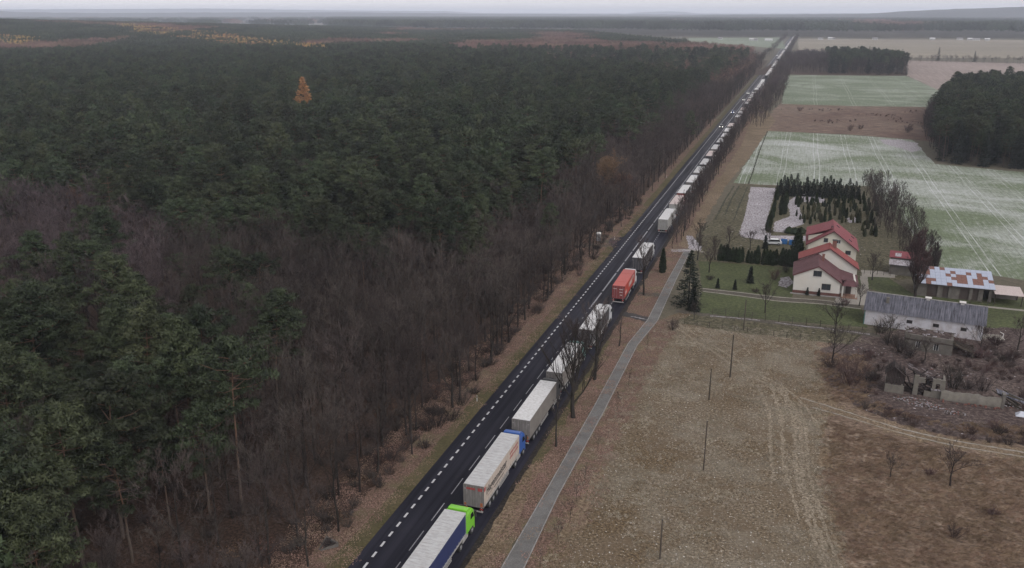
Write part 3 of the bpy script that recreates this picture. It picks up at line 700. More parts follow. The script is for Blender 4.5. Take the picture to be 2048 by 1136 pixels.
def thuja_parts(seed, h, w, n=1100, tl=0.22, tw=0.12):
    rs = np.random.RandomState(seed)
    z = rs.rand(n) ** 1.15; az = rs.rand(n) * 2 * PI
    prof = np.where(z < 0.25, 0.72 + 0.28 * z / 0.25, (1 - ((z - 0.25) / 0.75) ** 1.6)) * w * 0.5 + 0.03
    prof *= rs.uniform(0.8, 1.08, n) * (1 + 0.12 * np.sin(az * 3 + seed) * np.sin(z * 9))
    P = np.stack([np.cos(az) * prof, np.sin(az) * prof, z * h], 1)
    D = np.stack([np.cos(az) * 0.5, np.sin(az) * 0.5, np.ones(n) * 0.9], 1) + rs.normal(size=(n, 3)) * 0.3
    core = []
    zz = [0, 0.25, 0.6, 0.95]; rr = [0.62, 0.85, 0.62, 0.05]
    segs = [(0, 0, zz[i] * h, 0, 0, zz[i + 1] * h, rr[i] * w * 0.5, rr[i + 1] * w * 0.5) for i in range(3)]
    return [tubes_np([(0, 0, 0, 0, 0, 0.35 * h, 0.05, 0.03)], 5)], [tubes_np(segs, 8), blades(P, D, tl * h / 3, tw * h / 3, rs)]
def bush_parts(seed, h, w, stems=22, twigs=7, tw=0.03):
    rs = np.random.RandomState(seed); segs = []; P = []; D = []; L = []
    for i in range(stems):
        az = rs.rand() * 6.28; lean = rs.uniform(0.1, 0.9); d = np.array([math.cos(az) * lean * w / h, math.sin(az) * lean * w / h, 1.0])
        b0 = np.array([math.cos(az), math.sin(az), 0]) * rs.rand() * w * 0.25; l = h * rs.uniform(0.6, 1.05)
        t = b0 + d * l * 0.7; segs.append((*b0, *t, 0.035, 0.015))
        for j in range(6):
            g = rs.uniform(0.2, 1.0); P.append(b0 + (t - b0) * g); D.append(d + rs.normal(size=3) * 0.5); L.append(l * rs.uniform(0.25, 0.5))
    P = np.array(P); D = np.array(D); L = np.array(L); D /= np.linalg.norm(D, axis=1, keepdims=True)
    tv = [blades(P, D, L, tw * 1.3, rs)]
    for i in range(twigs):
        f = rs.uniform(0.1, 0.95, size=len(P))[:, None]
        tv.append(blades(P + D * L[:, None] * f, D + rs.normal(size=D.shape) * 0.6, L * rs.uniform(0.35, 0.7, len(P)), tw, rs))
    return [tubes_np(segs, 3)], tv
def tri_mesh(name, parts, mt):
    V, F = merge(parts); return np_mesh(name, V, F, mt)
def joined(name, trunk, crown, mt, mc):
    V1, F1 = merge(trunk); V2, F2 = merge(crown)
    return np_mesh(name, np.concatenate([V1, V2]), np.concatenate([F1, F2 + len(V1)]), [mt, mc], np.r_[np.zeros(len(F1)), np.ones(len(F2))])

def pine_pair(seed, h, **k):
    segs, pf, rs = pine_skel(seed, h, **k)
    return segs, pf, rs
PINE = []      # (trunk mesh, crown mesh) detailed
for i, (h, cr, w, wh) in enumerate([(18.5, .50, 4.0, 9), (20, .52, 4.0, 10), (17, .48, 4.3, 8), (19.5, .60, 3.8, 7), (18, .42, 3.8, 10), (16.5, .45, 3.5, 9), (20, .42, 4.1, 12), (17.5, .38, 3.6, 11)]):
    segs, pf, rs = pine_skel(100 + i, h, crown=cr, width=w, whorls=wh, cone=(i > 4 or i == 1))
    PINE.append((tri_mesh('pine_trunk', [tubes_np(segs, 6)], M['pinebark']), tri_mesh('pine_crown', [foliage_puffs(pf, 76, 0.38, 0.19, rs)], M['needle']), h))
PINE_MID = []
for i, (h, cr, w, wh) in enumerate([(18.5, .52, 4.1, 8), (20, .52, 4.1, 9), (17, .5, 4.3, 7), (19, .58, 3.9, 7), (16, .5, 3.6, 7), (20.5, .42, 4.1, 10), (18, .4, 3.6, 9)]):
    segs, pf, rs = pine_skel(140 + i, h, crown=cr, width=w, whorls=wh, cone=(i > 4 or i == 1))
    PINE_MID.append(joined('mid_pine', [tubes_np(segs, 3)], [foliage_puffs(pf, 22, 0.6, 0.36, rs)], M['pinebark'], M['needle']))
BARE = []
for i, (h, sp, pr, fk) in enumerate([(15, .95, 9, .35), (14, .85, 10, .30), (16, .75, 10, .42), (13, 1.0, 9, .32), (15.5, .8, 11, .38), (12, .9, 9, .28)]):
    t, c, e, rs = bare_parts(200 + i, h, twigs=6, tw=0.034, spread=sp, prim=pr, fork=fk, sec=6, ter=4, r=0.15)
    BARE.append((tri_mesh('bare_trunk', t, M['bark']), tri_mesh('bare_twigs', c, M['twig']), tri_mesh('purple_twigs', c, M['twig_purple']), h))
BARE_MID = []; BARE_MIDP = []; BARE_FARB = []
for i, h in enumerate((14.5, 13.5, 15.5, 12.5)):
    t, c, e, rs = bare_parts(240 + i, h, twigs=5, tw=0.07, n=3, spread=.9, prim=8, fork=.35, sec=4, ter=3, r=0.15)
    BARE_MID.append(joined('mid_bare', t, c, M['bark'], M['twig'])); BARE_MIDP.append(joined('mid_bare', t, c, M['bark'], M['twig_purple'])); BARE_FARB.append(joined('mid_bare', t, c, M['bark'], M['twig_far']))

def scatter(name, pts, protos, scl, rot, idx, kind='stuff', label=None):
    """one object that carries many uncountable plants: geometry-node instances of the protos"""
    me = bpy.data.meshes.new(name); n = len(pts)
    me.vertices.add(n); me.vertices.foreach_set('co', np.asarray(pts, np.float32).ravel())
    for nm, ty, arr in (('scl', 'FLOAT', scl), ('rot', 'FLOAT', rot)):
        a = me.attributes.new(nm, ty, 'POINT'); a.data.foreach_set('value', np.asarray(arr, np.float32))
    a = me.attributes.new('pidx', 'INT', 'POINT'); a.data.foreach_set('value', np.asarray(idx, np.int32))
    o = obj(name, me); tag(o, kind=kind)
    pc = bpy.data.collections.new(name + '_kinds')
    for k, p in enumerate(protos):
        po = bpy.data.objects.new('%s_kind_%02d' % (name, k), p); pc.objects.link(po)
    ng = bpy.data.node_groups.new(name, 'GeometryNodeTree')
    ng.interface.new_socket('Geometry', in_out='INPUT', socket_type='NodeSocketGeometry')
    ng.interface.new_socket('Geometry', in_out='OUTPUT', socket_type='NodeSocketGeometry')
    gi = ng.nodes.new('NodeGroupInput'); g_o = ng.nodes.new('NodeGroupOutput')
    ci = ng.nodes.new('GeometryNodeCollectionInfo'); ci.inputs['Collection'].default_value = pc
    ci.inputs['Separate Children'].default_value = True; ci.inputs['Reset Children'].default_value = True
    ip = ng.nodes.new('GeometryNodeInstanceOnPoints'); ip.inputs['Pick Instance'].default_value = True
    def attr(nm, ty):
        q = ng.nodes.new('GeometryNodeInputNamedAttribute'); q.data_type = ty; q.inputs['Name'].default_value = nm
        return q.outputs['Attribute']
    cx = ng.nodes.new('ShaderNodeCombineXYZ'); ng.links.new(attr('rot', 'FLOAT'), cx.inputs[2])
    e2 = ng.nodes.new('FunctionNodeEulerToRotation'); ng.links.new(cx.outputs[0], e2.inputs[0])
    ng.links.new(gi.outputs[0], ip.inputs['Points']); ng.links.new(ci.outputs[0], ip.inputs['Instance'])
    ng.links.new(attr('pidx', 'INT'), ip.inputs['Instance Index']); ng.links.new(e2.outputs[0], ip.inputs['Rotation'])
    c3 = ng.nodes.new('ShaderNodeCombineXYZ'); sa = attr('scl', 'FLOAT')
    for q in range(3): ng.links.new(sa, c3.inputs[q])
    ng.links.new(c3.outputs[0], ip.inputs['Scale'])
    ng.links.new(ip.outputs[0], g_o.inputs[0])
    md = o.modifiers.new('scatter', 'NODES'); md.node_group = ng
    return o

# ------------------------------------------------------------------ the forest left of the road
rs = np.random.RandomState(7)
def jgrid(x0, x1, y0, y1, s, jit=0.42):
    X, Y = np.meshgrid(np.arange(x0, x1, s), np.arange(y0, y1, s * 0.92)); X = X + (np.arange(Y.shape[0]) % 2)[:, None] * s * 0.5
    X = X + rs.uniform(-jit, jit, X.shape) * s; Y = Y + rs.uniform(-jit, jit, Y.shape) * s
    return X.ravel(), Y.ravel()
def view(x, y, z=16, mx=180, my=260):
    px, py, d = proj(np.stack([x, y, np.full_like(x, z)], 1))
    return px, py, (d > 5) & (px > -mx) & (px < 2048 + mx) & (py < 1136 + my)
def forest_end(x):   # far boundary of the forest (y) for x left of the road
    return np.interp(x, [-2600, -900, -500, -200, -60, -20], [2600, 2300, 2150, 1500, 1180, 1100])
BARE_PX = [(-400, 330), (0, 338), (150, 343), (260, 378), (330, 440), (480, 446), (560, 428), (640, 455), (740, 475), (850, 445), (960, 425), (1040, 385), (1100, 330), (1190, 262), (1300, 200), (1400, 152), (1500, 124), (1600, 100), (1700, 100), (1500, 700), (760, 1400), (560, 1180), (560, 940), (500, 900), (470, 740), (400, 640), (240, 555), (0, 540), (-400, 540)]
BARE2_PX = [(930, 84), (1150, 80), (1500, 96), (1520, 125), (1450, 150), (1200, 132), (1000, 115), (880, 98)]
LOW_PX = [(110, 905), (600, 890), (700, 1600), (60, 1600)]
LARCH_PX = [(235, 68), (330, 71), (480, 78), (650, 93), (655, 102), (560, 97), (400, 86), (235, 75)]
LARCH2_PX = [(-200, 82), (55, 86), (60, 96), (-200, 98)]
xs, ys_ = jgrid(-360, -12, 28, 470, 4.7)
px, py, ok = view(xs, ys_, 15, 160, 420)
xs, ys_, px, py = xs[ok], ys_[ok], px[ok], py[ok]
z0 = rs.rand(len(xs)); wnA = np.array([mnoise.noise(Vector((a_ * .03, b_ * .03, 4))) for a_, b_ in zip(xs, ys_)]); thin = rs.rand(len(xs)) < .40
bareA = inpoly(px, py, BARE_PX); low = inpoly(px, py, LOW_PX)
kindA = np.where(low, np.where(z0 < 0.06, 0, np.where(z0 < 0.75, 1, 3)), np.where(bareA, np.where(z0 + .22 * wnA < 0.13, 0, 1), np.where(z0 < 0.07, 1, 0)))
near_strip = xs > -19 - 4 * rs.rand(len(xs))
kindA = np.where(near_strip & (kindA == 0) & (rs.rand(len(xs)) < .9), 1, kindA)
dist = np.hypot(xs - CAMX, ys_)
# a gap for the forest track
trk = (np.abs(ys_ - 213) < 3.2) & (xs > -40); kindA[trk] = 3; kindA[thin & (kindA == 0)] = 3
LX, LY = G(604, 150, 28); lar = (np.hypot(xs - LX, ys_ - LY) < 9) | ((np.abs((xs - LX) - (LX - CAMX) / LY * (ys_ - LY)) < 5) & (ys_ < LY) & (ys_ > LY - 16))
pi_ = np.where((kindA == 0) & ~lar)[0]; pi_ = pi_[np.argsort(dist[pi_])]
inframe = (px > -60) & (px < 2100) & (py < 1240)
pv_ = [i for i in pi_ if inframe[i]]; near_p = pv_[:298]; ns = set(near_p)
def zone(a, b):
    h = 'low' if b > 860 else 'lower' if b > 680 else 'halfway up' if b > 520 else 'higher up' if b > 400 else 'further back'
    w = 'at the left edge' if a < 130 else 'left part' if a < 330 else 'left of centre' if a < 600 else 'middle' if a < 850 else 'towards the road'
    return '%s in the forest, %s of the photo' % (h, w) if w[0] != 'a' and w[0] != 't' else '%s in the forest, %s' % (h, w)
for i in near_p:
    k = rs.randint(len(PINE)); s_ = rs.uniform(0.66, 1.14)
    t = thing('pine_tree', 'dark green pine ' + zone(px[i], py[i]), 'pine tree', (xs[i], ys_[i], 0), rs.uniform(0, 6.28), 'pines of the forest left of the road', s_)
    obj('trunk', PINE[k][0], t); obj('crown', PINE[k][1], t)
rest = [i for i in pi_ if i not in ns]
bi_ = np.where(kindA == 1)[0]; bi_ = bi_[np.argsort(dist[bi_])]
bv = [i for i in bi_ if inframe[i]]; near_b = bv[:270]; nb = set(near_b)
for i in near_b:
    k = rs.randint(len(BARE)); pur = px[i] < 330 and py[i] < 620
    s_ = rs.uniform(0.85, 1.2) * (0.62 if low[i] else 1)
    t = thing('bare_tree', 'leafless purplish brown tree in the bare stand at the left' if pur else 'leafless grey brown tree ' + zone(px[i], py[i]), 'bare tree', (xs[i], ys_[i], 0), rs.uniform(0, 6.28), 'bare trees at the left edge' if pur else 'bare trees of the forest belt', s_)
    obj('trunk', BARE[k][0], t); obj('crown', BARE[k][2 if pur else 1], t)
restb = [i for i in bi_ if i not in nb]
# middle distance 470 .. 1000 m
x2, y2 = jgrid(-980, -12, 470, 1250, 5.4)
keep = (y2 < forest_end(x2)) & (np.hypot(x2 - CAMX, y2) < 1150) & (rs.rand(len(x2)) < .8)
x3, y3 = jgrid(-900, -360, 60, 470, 5.4)
x2 = np.concatenate([x2[keep], x3]); y2 = np.concatenate([y2[keep], y3])
p2, q2, ok = view(x2, y2, 15, 90, 50); x2, y2, p2, q2 = x2[ok], y2[ok], p2[ok], q2[ok]
zz = rs.rand(len(x2))
k2 = np.where(inpoly(p2, q2, BARE_PX) & (zz > 0.12), 1, 0)
k2 = np.where(inpoly(p2, q2, BARE2_PX) & (zz > 0.18), 2, k2)
k2 = np.where(inpoly(p2, q2, LARCH_PX) & (zz > 0.25), 4, k2)
k2 = np.where((x2 > -26) & (k2 == 0), 1, k2)
edge_band = (y2 > forest_end(x2) - 60) & (zz > 0.6) & (x2 > -150); k2 = np.where(edge_band, 2, k2)
protos = PINE_MID + BARE_MID + BARE_MIDP + BARE_FARB
nP, nB = len(PINE_MID), len(BARE_MID)
def pidx(kinds, purple):
    r_ = rs.randint(0, 1000, len(kinds)); out_ = r_ % nP
    out_ = np.where(kinds == 1, nP + r_ % nB + np.where(purple, nB, 0), out_)
    return np.where(kinds == 2, nP + 2 * nB + r_ % nB, out_)
ri = np.array(rest + restb)
kk = np.r_[kindA[ri], k2[(k2 != 4)]]
X = np.r_[xs[ri], x2[k2 != 4]]; Y = np.r_[ys_[ri], y2[k2 != 4]]
PXc = np.r_[px[ri], p2[k2 != 4]]; PYc = np.r_[py[ri], q2[k2 != 4]]
pur = (PXc < 330) & (PYc > 300)
scatter('forest', np.stack([X, Y, elev(X, Y)], 1), protos, rs.uniform(0.68, 1.12, len(X)) * np.where(kk == 2, 0.9, 1), rs.uniform(0, 6.28, len(X)), pidx(kk, pur))
# low undergrowth of bare bushes in the bottom corner and under the belt
BUSH = [bush_parts(300 + i, h, w) for i, (h, w) in enumerate([(2.2, 2.2), (3.0, 2.6), (1.6, 2.0), (3.8, 2.6)])]
BUSH_ME = [joined('bush', t, c, M['bark'], M['twig']) for t, c in BUSH]
BUSH_RED = [joined('bush', t, c, M['redtwig'], M['redtwig']) for t, c in BUSH]
ux, uy = jgrid(-70, -9.5, 30, 260, 2.6, 0.5); u_, v_, ok = view(ux, uy, 2, 60, 260)
ok &= (rs.rand(len(ux)) < 0.55) & ~((np.abs(uy - 213) < 3) & (ux > -40)); ux, uy = ux[ok], uy[ok]
leafb = []
for i in range(2):
    t, c = bush_parts(330 + i, 3.0, 2.6); e = np.random.RandomState(i); Pq = e.uniform([-1.2, -1.2, .4], [1.2, 1.2, 3.0], (150, 3))
    leafb.append(joined('leafy_bush', t + c[:3], [blades(Pq, e.normal(size=(150, 3)), .16, .13, e)], M['twig'], M['oakleaf']))
scatter('undergrowth', np.stack([ux, uy, ux * 0], 1), BUSH_ME + leafb, rs.uniform(0.5, 1.1, len(ux)), rs.uniform(0, 6.28, len(ux)), rs.choice([0, 1, 2, 3, 0, 2, 4, 5], len(ux)))
# orange larches
LAR = []
for i in range(3):
    t, c = spruce_parts(400 + i, 19, 4.6, 20, 14, 0.9, 0.34, 11, -0.15, 0.25); LAR.append((tri_mesh('larch_trunk', t, M['bark']), tri_mesh('larch_crown', c, M['larch'])))
lt = thing('larch_tree', 'single orange larch rising out of the dark green pines', 'larch tree', (*G(604, 150, 28), 0), 0, None, 1.42)
obj("trunk", LAR[2][0], lt); obj("crown", LAR[2][1], lt)
lt = thing('larch_tree', 'faint small orange larch just right of the tall single larch', 'larch tree', (*G(643, 190, 17), 0), 1, None, 0.85)
obj('trunk', LAR[1][0], lt); obj('crown', LAR[1][1], lt)
li = np.where(k2 == 4)[0][:300]
for i in list(li):
    k = rs.randint(3); t = thing('larch_tree', 'orange larch in the distant row across the pine forest', 'larch tree', (x2[i], y2[i], float(elev(x2[i], y2[i]))), rs.uniform(0, 6.28), 'orange larches in the distant row', rs.uniform(0.85, 1.12))
    obj('trunk', LAR[k][0], t); obj('crown', LAR[k][1], t)
# farther LARCH row and forest in patches
def patch(seed, size, n, kind, mt, h=17):
    e = np.random.RandomState(seed); parts = []
    m = int(math.sqrt(n)); s_ = size / m
    pf = []
    for i in range(m):
        for j in range(m):
            x = (i + .5 + e.uniform(-.35, .35)) * s_ - size / 2; y = (j + .5 + e.uniform(-.35, .35)) * s_ - size / 2; hh = h * e.uniform(0.82, 1.1)
            if kind == 'pine':
                for q in range(5): pf.append((x + e.normal() * s_ * 0.22, y + e.normal() * s_ * 0.22, hh - 0.4 - q * 1.1, s_ * 0.34))
            elif kind == 'larch':
                for q in range(6): pf.append((x, y, hh - 0.3 - q * 1.6, 0.5 + q * 0.3))
            else:
                for q in range(5): pf.append((x + e.normal() * s_ * 0.25, y + e.normal() * s_ * 0.25, hh - 1 - q * 1.2, s_ * 0.4))
    pf = np.array(pf)
    return tri_mesh('patch', [foliage_puffs(pf, 12, 1.6 if kind != 'bare' else 2.0, 0.75 if kind != 'bare' else 0.35, e, 0.8)], mt)
PT = [patch(500 + i, 30, 36, 'pine', M['needle']) for i in range(3)] + [patch(510 + i, 30, 36, 'bare', M['twig_far']) for i in range(2)] + [joined('patch', [foliage_puffs(np.array([(x, y, 15, 2.2) for x in (-12, -4, 5, 12) for y in (-12, -3, 6, 13)]), 12, 1.6, .75, np.random.RandomState(2))], [(lambda v, f: (v, f))(*foliage_puffs(np.array([(x + (i * 7) % 5 - 2, y + (i * 3) % 4, 16.5 - k * 1.7, .5 + k * .35) for i, (x, y) in enumerate([(-10, -9), (-2, -11), (7, -7), (-8, 3), (2, 1), (11, 4), (-4, 11), (6, 12), (12, -12), (-13, 8), (-4, -4), (12, 11)]) for k in range(6)]), 14, 1.3, .6, np.random.RandomState(3)))], M['needle'], M['larch'])]
fx, fy = jgrid(-3200, -20, 60, 2700, 29, 0.05)
fd = np.hypot(fx - CAMX, fy); keep = (fd > 1120) & (fy < forest_end(fx)) | ((fx < -900) & (fd <= 1120)); keep &= fd > 700
fx, fy = fx[keep], fy[keep]; a_, b_, ok = view(fx, fy, 15, 60, 0); ok &= a_ < 1600; fx, fy, a_, b_ = fx[ok], fy[ok], a_[ok], b_[ok]
zz = rs.rand(len(fx)); wn = np.array([mnoise.noise(Vector((x * .006, y * .003, 2))) for x, y in zip(fx, fy)])
ki = np.where(wn > 0.28, 3 + (zz * 2).astype(int), (zz * 3).astype(int))
ki = np.where(inpoly(a_, b_, BARE2_PX), 3 + (zz * 2).astype(int), ki); ki = np.where((inpoly(a_, b_, LARCH_PX) | inpoly(a_, b_, LARCH2_PX)) & (rs.rand(len(a_)) < .75), 5, ki)
scatter('far_forest', np.stack([fx, fy, elev(fx, fy)], 1), PT, rs.uniform(0.92, 1.08, len(fx)), rs.randint(0, 4, len(fx)) * PI / 2 + rs.uniform(-.05, .05, len(fx)), ki)
# woods beyond the fields
gx, gy = jgrid(-6500, 5500, 2150, 7200, 56, 0.15)
gd = np.hypot(gx - CAMX, gy)
keep = (gd < 7000) & ((gy > np.interp(gx, [-900, -500, -200, 100, 600, 3000], [2450, 2400, 2300, 2330, 2400, 2900])))
keep &= ~((np.degrees(np.arctan2(-(gx - CAMX), gy)) > 30) & (gd > 2300) & (rs.rand(len(gx)) < 0.9))
gx, gy = gx[keep], gy[keep]; a_, b_, ok = view(gx, gy, 15, 60, 0); gx, gy = gx[ok], gy[ok]
zz = rs.rand(len(gx)); wn = np.array([mnoise.noise(Vector((x * .002, y * .001, 5))) for x, y in zip(gx, gy)])
scatter('distant_woods', np.stack([gx, gy, elev(gx, gy)], 1), PT[:5], rs.uniform(1.7, 2.0, len(gx)) * 0.98, rs.randint(0, 4, len(gx)) * PI / 2, np.where(wn > 0.55, 3 + (zz * 2).astype(int), (zz * 3).astype(int)))

# ------------------------------------------------------------------ single trees
def region(poly, s, jit=.42):
    W_ = [G(*q) for q in poly]; x0, x1 = min(p[0] for p in W_), max(p[0] for p in W_); y0, y1 = min(p[1] for p in W_), max(p[1] for p in W_)
    X, Y = jgrid(x0, x1, y0, y1, s, jit); k = inpoly(X, Y, W_); return X[k], Y[k]
def put(kindname, trunk, crown, x, y, label, cat, group=None, s=1.0, rz=None, z=0):
    t = thing(kindname, label, cat, (x, y, z), rs.uniform(0, 6.28) if rz is None else rz, group, s)
    obj('trunk', trunk, t); obj('crown', crown, t); return t
# oak with brown leaves by the road
t_, c_, e_, r_ = bare_parts(601, 15, twigs=7, tw=0.04, spread=1.0, prim=10, fork=.25, sec=6, ter=4, r=.2)
e = np.random.RandomState(3); Pl = np.repeat(e_[:, :3] + e_[:, 3:6] * e_[:, 6:7] * .6, 12, 0) + e.normal(size=(len(e_) * 12, 3)) * .35
oak_t = tri_mesh('oak_trunk', t_, M['bark']); oak_c = tri_mesh('oak_crown', c_ + [blades(Pl, e.normal(size=Pl.shape), .3, .24, e)], M['oakleaf'])
put('oak_tree', oak_t, oak_c, *G(1215, 400, 4), 'oak keeping its rusty brown leaves at the forest edge above the white cabin', 'oak tree', s=1.1)
put('oak_tree', oak_t, oak_c, *G(1240, 420, 2), 'smaller rusty brown oak just right of the big brown oak', 'oak tree', s=.8)
put('oak_tree', oak_t, oak_c, *G(150, 420, 6), 'yellowish brown crowned tree in the purplish bare stand at the left', 'oak tree', s=.75)
MARKS = [(70, 'level with the lime green cab'), (88, 'level with the lettered cream trailer'), (106, 'level with the plain white trailer'), (122, 'level with the teal cabbed lorry'), (142, 'level with the dark sided lorry'), (168, 'level with the red container'), (190, 'level with the slate doored lorry'), (208, 'by the forest track'),
         (230, 'level with the striped door lorry'), (250, 'level with the pinkish roofed lorry'), (268, 'level with the red doored lorry'), (288, 'level with the blue cabbed tenth lorry'), (306, 'level with the greyish roofed lorry'), (325, 'level with the dull roofed lorry'), (350, 'beyond the dull roofed lorry'), (385, 'before the long wheat field'), (425, 'beside the long wheat field'), (461, 'near the car with lit headlights'), (500, 'between the lit car and the blue car'), (535, 'near the blue oncoming car'), (600, 'beyond the blue oncoming car'), (700, 'far beyond the blue car'), (820, 'in the far distance')]
def landmark(y): return min(MARKS, key=lambda m: abs(m[0] - y))[1]
# left roadside row
EDGE = []
for i in range(5):
    t_, c_, e_, r_ = bare_parts(620 + i, 13.5, twigs=7, tw=0.03, n=6, spread=.85, prim=10, fork=.22, sec=6, ter=4, r=.22, up=.5)
    EDGE.append((tri_mesh('edge_trunk', t_, M['bark']), tri_mesh('edge_crown', c_, M['twig'])))
rowl = [(-9.3, 108.4), (-11.7, 98.3), (-9.7, 126.7), (-9.8, 136.4), (-10.6, 148.7), (-10.2, 163), (-11, 180.2), (-10.4, 192), (-10.8, 203), (-10.4, 226), (-10.2, 238), (-10, 252)] + [(-10.2 + rs.uniform(-.5, .5), yy + rs.uniform(-2, 2)) for yy in range(266, 900, 11)]
for i, (x, y) in enumerate(rowl):
    k = i % 5
    lab = ['thick dark trunked bare tree at the forest edge beside the white marker post', 'slim bare tree at the forest edge, nearest the camera in the roadside row'][i] if i < 2 else 'bare roadside tree on the left verge ' + landmark(y)
    put('roadside_tree', EDGE[k][0], EDGE[k][1], x, y, lab, 'bare tree', None if i < 2 else 'roadside trees on the left verge', rs.uniform(.85, 1.08))
# right roadside trees, near ones each different
def limb_tree(seed, h, **k):
    t_, c_, e_, r_ = bare_parts(seed, h, n=7, **k)
    return tri_mesh('limb_trunk', t_, M['bark']), tri_mesh('limb_crown', c_, M['twig'])
t1 = limb_tree(701, 15.0, spread=.80, prim=17, fork=.17, sec=8, ter=5, r=.36, up=.8, twigs=6, tw=.03)
t2 = limb_tree(702, 14.0, spread=.85, prim=14, fork=.2, sec=7, ter=5, r=.28, up=.6, twigs=6, tw=.03)
t3 = limb_tree(703, 13.0, spread=.75, prim=12, fork=.34, sec=7, ter=5, r=.22, up=.6, twigs=5, tw=.028)
t4 = limb_tree(704, 8.5, spread=.5, prim=8, fork=.4, sec=4, ter=4, r=.17, up=.5, twigs=5, tw=.024)
put('roadside_tree', *t1, 8.9, 110.9, 'large bare tree with many upright limbs between the trailers and the path', 'bare tree')
put('roadside_tree', *t4, 8.9, 101.6, 'small dark bare tree beside the plain white trailer on the right verge', 'bare tree')
put('roadside_tree', *t2, 8.8, 125.2, 'spreading bare tree before the dark sided white roofed lorry', 'bare tree')
put('roadside_tree', *t3, 8.6, 171.4, 'tall straight bare tree in front of the dark grey trailer by the red lorry', 'bare tree')
put('roadside_tree', *t4, 9.6, 141.0, 'low bare tree on the bank near the leafy driveway', 'bare tree', s=.8)
SMALLB = [limb_tree(710 + i, 9.5, spread=.8, prim=10, fork=.12, sec=6, ter=4, r=.12, up=.5, twigs=6, tw=.045) for i in range(4)]
rowr = [(9.0 + rs.uniform(-.8, 1.0), yy + rs.uniform(-1.2, 1.2)) for yy in np.arange(212, 480, 4.6)]
for i, (x, y) in enumerate(rowr):
    put('roadside_tree', *SMALLB[i % 4], x, y, 'bare young tree in the screening row ' + landmark(y), 'bare tree', 'young trees screening the lorries', rs.uniform(.7, 1.15))
wx = [(8.5 + rs.uniform(0, 5 if yy < 640 else 9), yy + rs.uniform(-3, 3)) for yy in np.arange(480, 1300, 5.5)]
wx += [(rs.uniform(13, 24), rs.uniform(560, 880)) for _ in range(150)] + [(rs.uniform(8, 20), rs.uniform(470, 570)) for _ in range(60)]
scatter('roadside_scrub', np.array([(x, y, 0) for x, y in wx]), BARE_MID + BARE_MIDP, rs.uniform(.5, .85, len(wx)), rs.uniform(0, 6.28, len(wx)), rs.randint(0, 8, len(wx)))
wl = [(-10 + rs.uniform(-6, 0), yy) for yy in np.arange(1150, 2300, 14)] + [(10 + rs.uniform(0, 5), yy) for yy in np.arange(1300, 2300, 12)]
scatter('far_roadside_trees', np.array([(x, y, 0) for x, y in wl]), BARE_MID, rs.uniform(.6, .9, len(wl)), rs.uniform(0, 6.28, len(wl)), rs.randint(0, 4, len(wl)))

SPR = []
for i, (h, w) in enumerate([(12, 3.3), (9, 2.1), (7, 1.6)]):
    t, c = spruce_parts(800 + i, h, w, 22, 16, 0.5, 0.17, 12, 0.28); SPR.append((tri_mesh('spruce_trunk', t, M['bark']), tri_mesh('spruce_crown', c, M['spruce']), h))
put('spruce_tree', SPR[0][0], SPR[0][1], 18.5, 167, 'big dark spruce standing beside the paved path left of the lawn', 'spruce tree', s=1.0)
put('spruce_tree', SPR[1][0], SPR[1][1], 19.8, 164.4, 'smaller dark conifer leaning against the big spruce by the path', 'spruce tree', s=.62)
THU = []
for i, (h, w) in enumerate([(3.0, 1.0), (3.0, .85), (3.0, 1.15), (3.0, .7)]):
    t, c = thuja_parts(820 + i, h, w); THU.append((tri_mesh('thuja_stem', t, M['bark']), tri_mesh('thuja_foliage', c, M['thuja']), tri_mesh('pale_foliage', c, M['thuja_pale'])))
def thuja(x, y, s, label, group=None, k=None, pale=False, z=0):
    k = rs.randint(4) if k is None else k
    t = thing('thuja', label, 'thuja', (x, y, z), rs.uniform(0, 6.28), group, s)
    obj('stem', THU[k][0], t); obj('foliage', THU[k][2 if pale else 1], t); return t
thuja(9.8, 189.2, 1.85, 'lone dark columnar thuja between the road and the paved path', k=3)
hx = np.linspace(1440, 1600, 27)
for i, q in enumerate(hx):
    if i in (8, 13, 19): continue
    x, y = G(q, 521 + (q - 1440) * 0.085 + rs.uniform(-1, 1))
    thuja(x, y, rs.uniform(1.0, 1.45), 'dark thuja in the hedge at the back of the lawn', 'thuja hedge behind the lawn')
x, y = G(1592, 524); thuja(x, y, 2.7, 'tall dark thuja beside the back house and the blue pallets', k=0)
put('spruce_tree', SPR[2][0], SPR[2][1], *G(1530, 497), 'small dark round conifer behind the thuja hedge', 'conifer', s=.5)
put('spruce_tree', SPR[2][0], SPR[2][1], *G(1435, 576), 'small cone shaped conifer at the front edge of the lawn, nearer the big spruce', 'conifer', s=.32)
put('spruce_tree', SPR[2][0], SPR[2][1], *G(1469.5, 579), 'small cone shaped conifer at the front edge of the lawn, nearer the house', 'conifer', s=.32)
put('spruce_tree', SPR[2][0], SPR[2][1], *G(1500, 566), 'dark spreading garden pine in the middle of the lawn', 'conifer', s=.55)
put('spruce_tree', SPR[2][0], SPR[2][1], *G(1614, 590), 'tiny pointed conifer before the left part of the house plinth', 'conifer', s=.25)
put('spruce_tree', SPR[2][0], SPR[2][1], *G(1637, 592), 'tiny pointed conifer before the middle of the house plinth', 'conifer', s=.25)
# row of young spruces at the far end of the garden
for i, q in enumerate(np.linspace(1553, 1716, 26)):
    x, y = G(q, 389 + (q - 1553) * 0.05 + rs.uniform(-2, 2)); k = i % 2
    put('spruce_tree', SPR[k][0], SPR[k][1], x, y, 'dark young spruce in the row between the garden and the snowy field', 'spruce tree', 'young spruces at the end of the garden', rs.uniform(.36, .62) * (1 if k == 0 else 1.2))
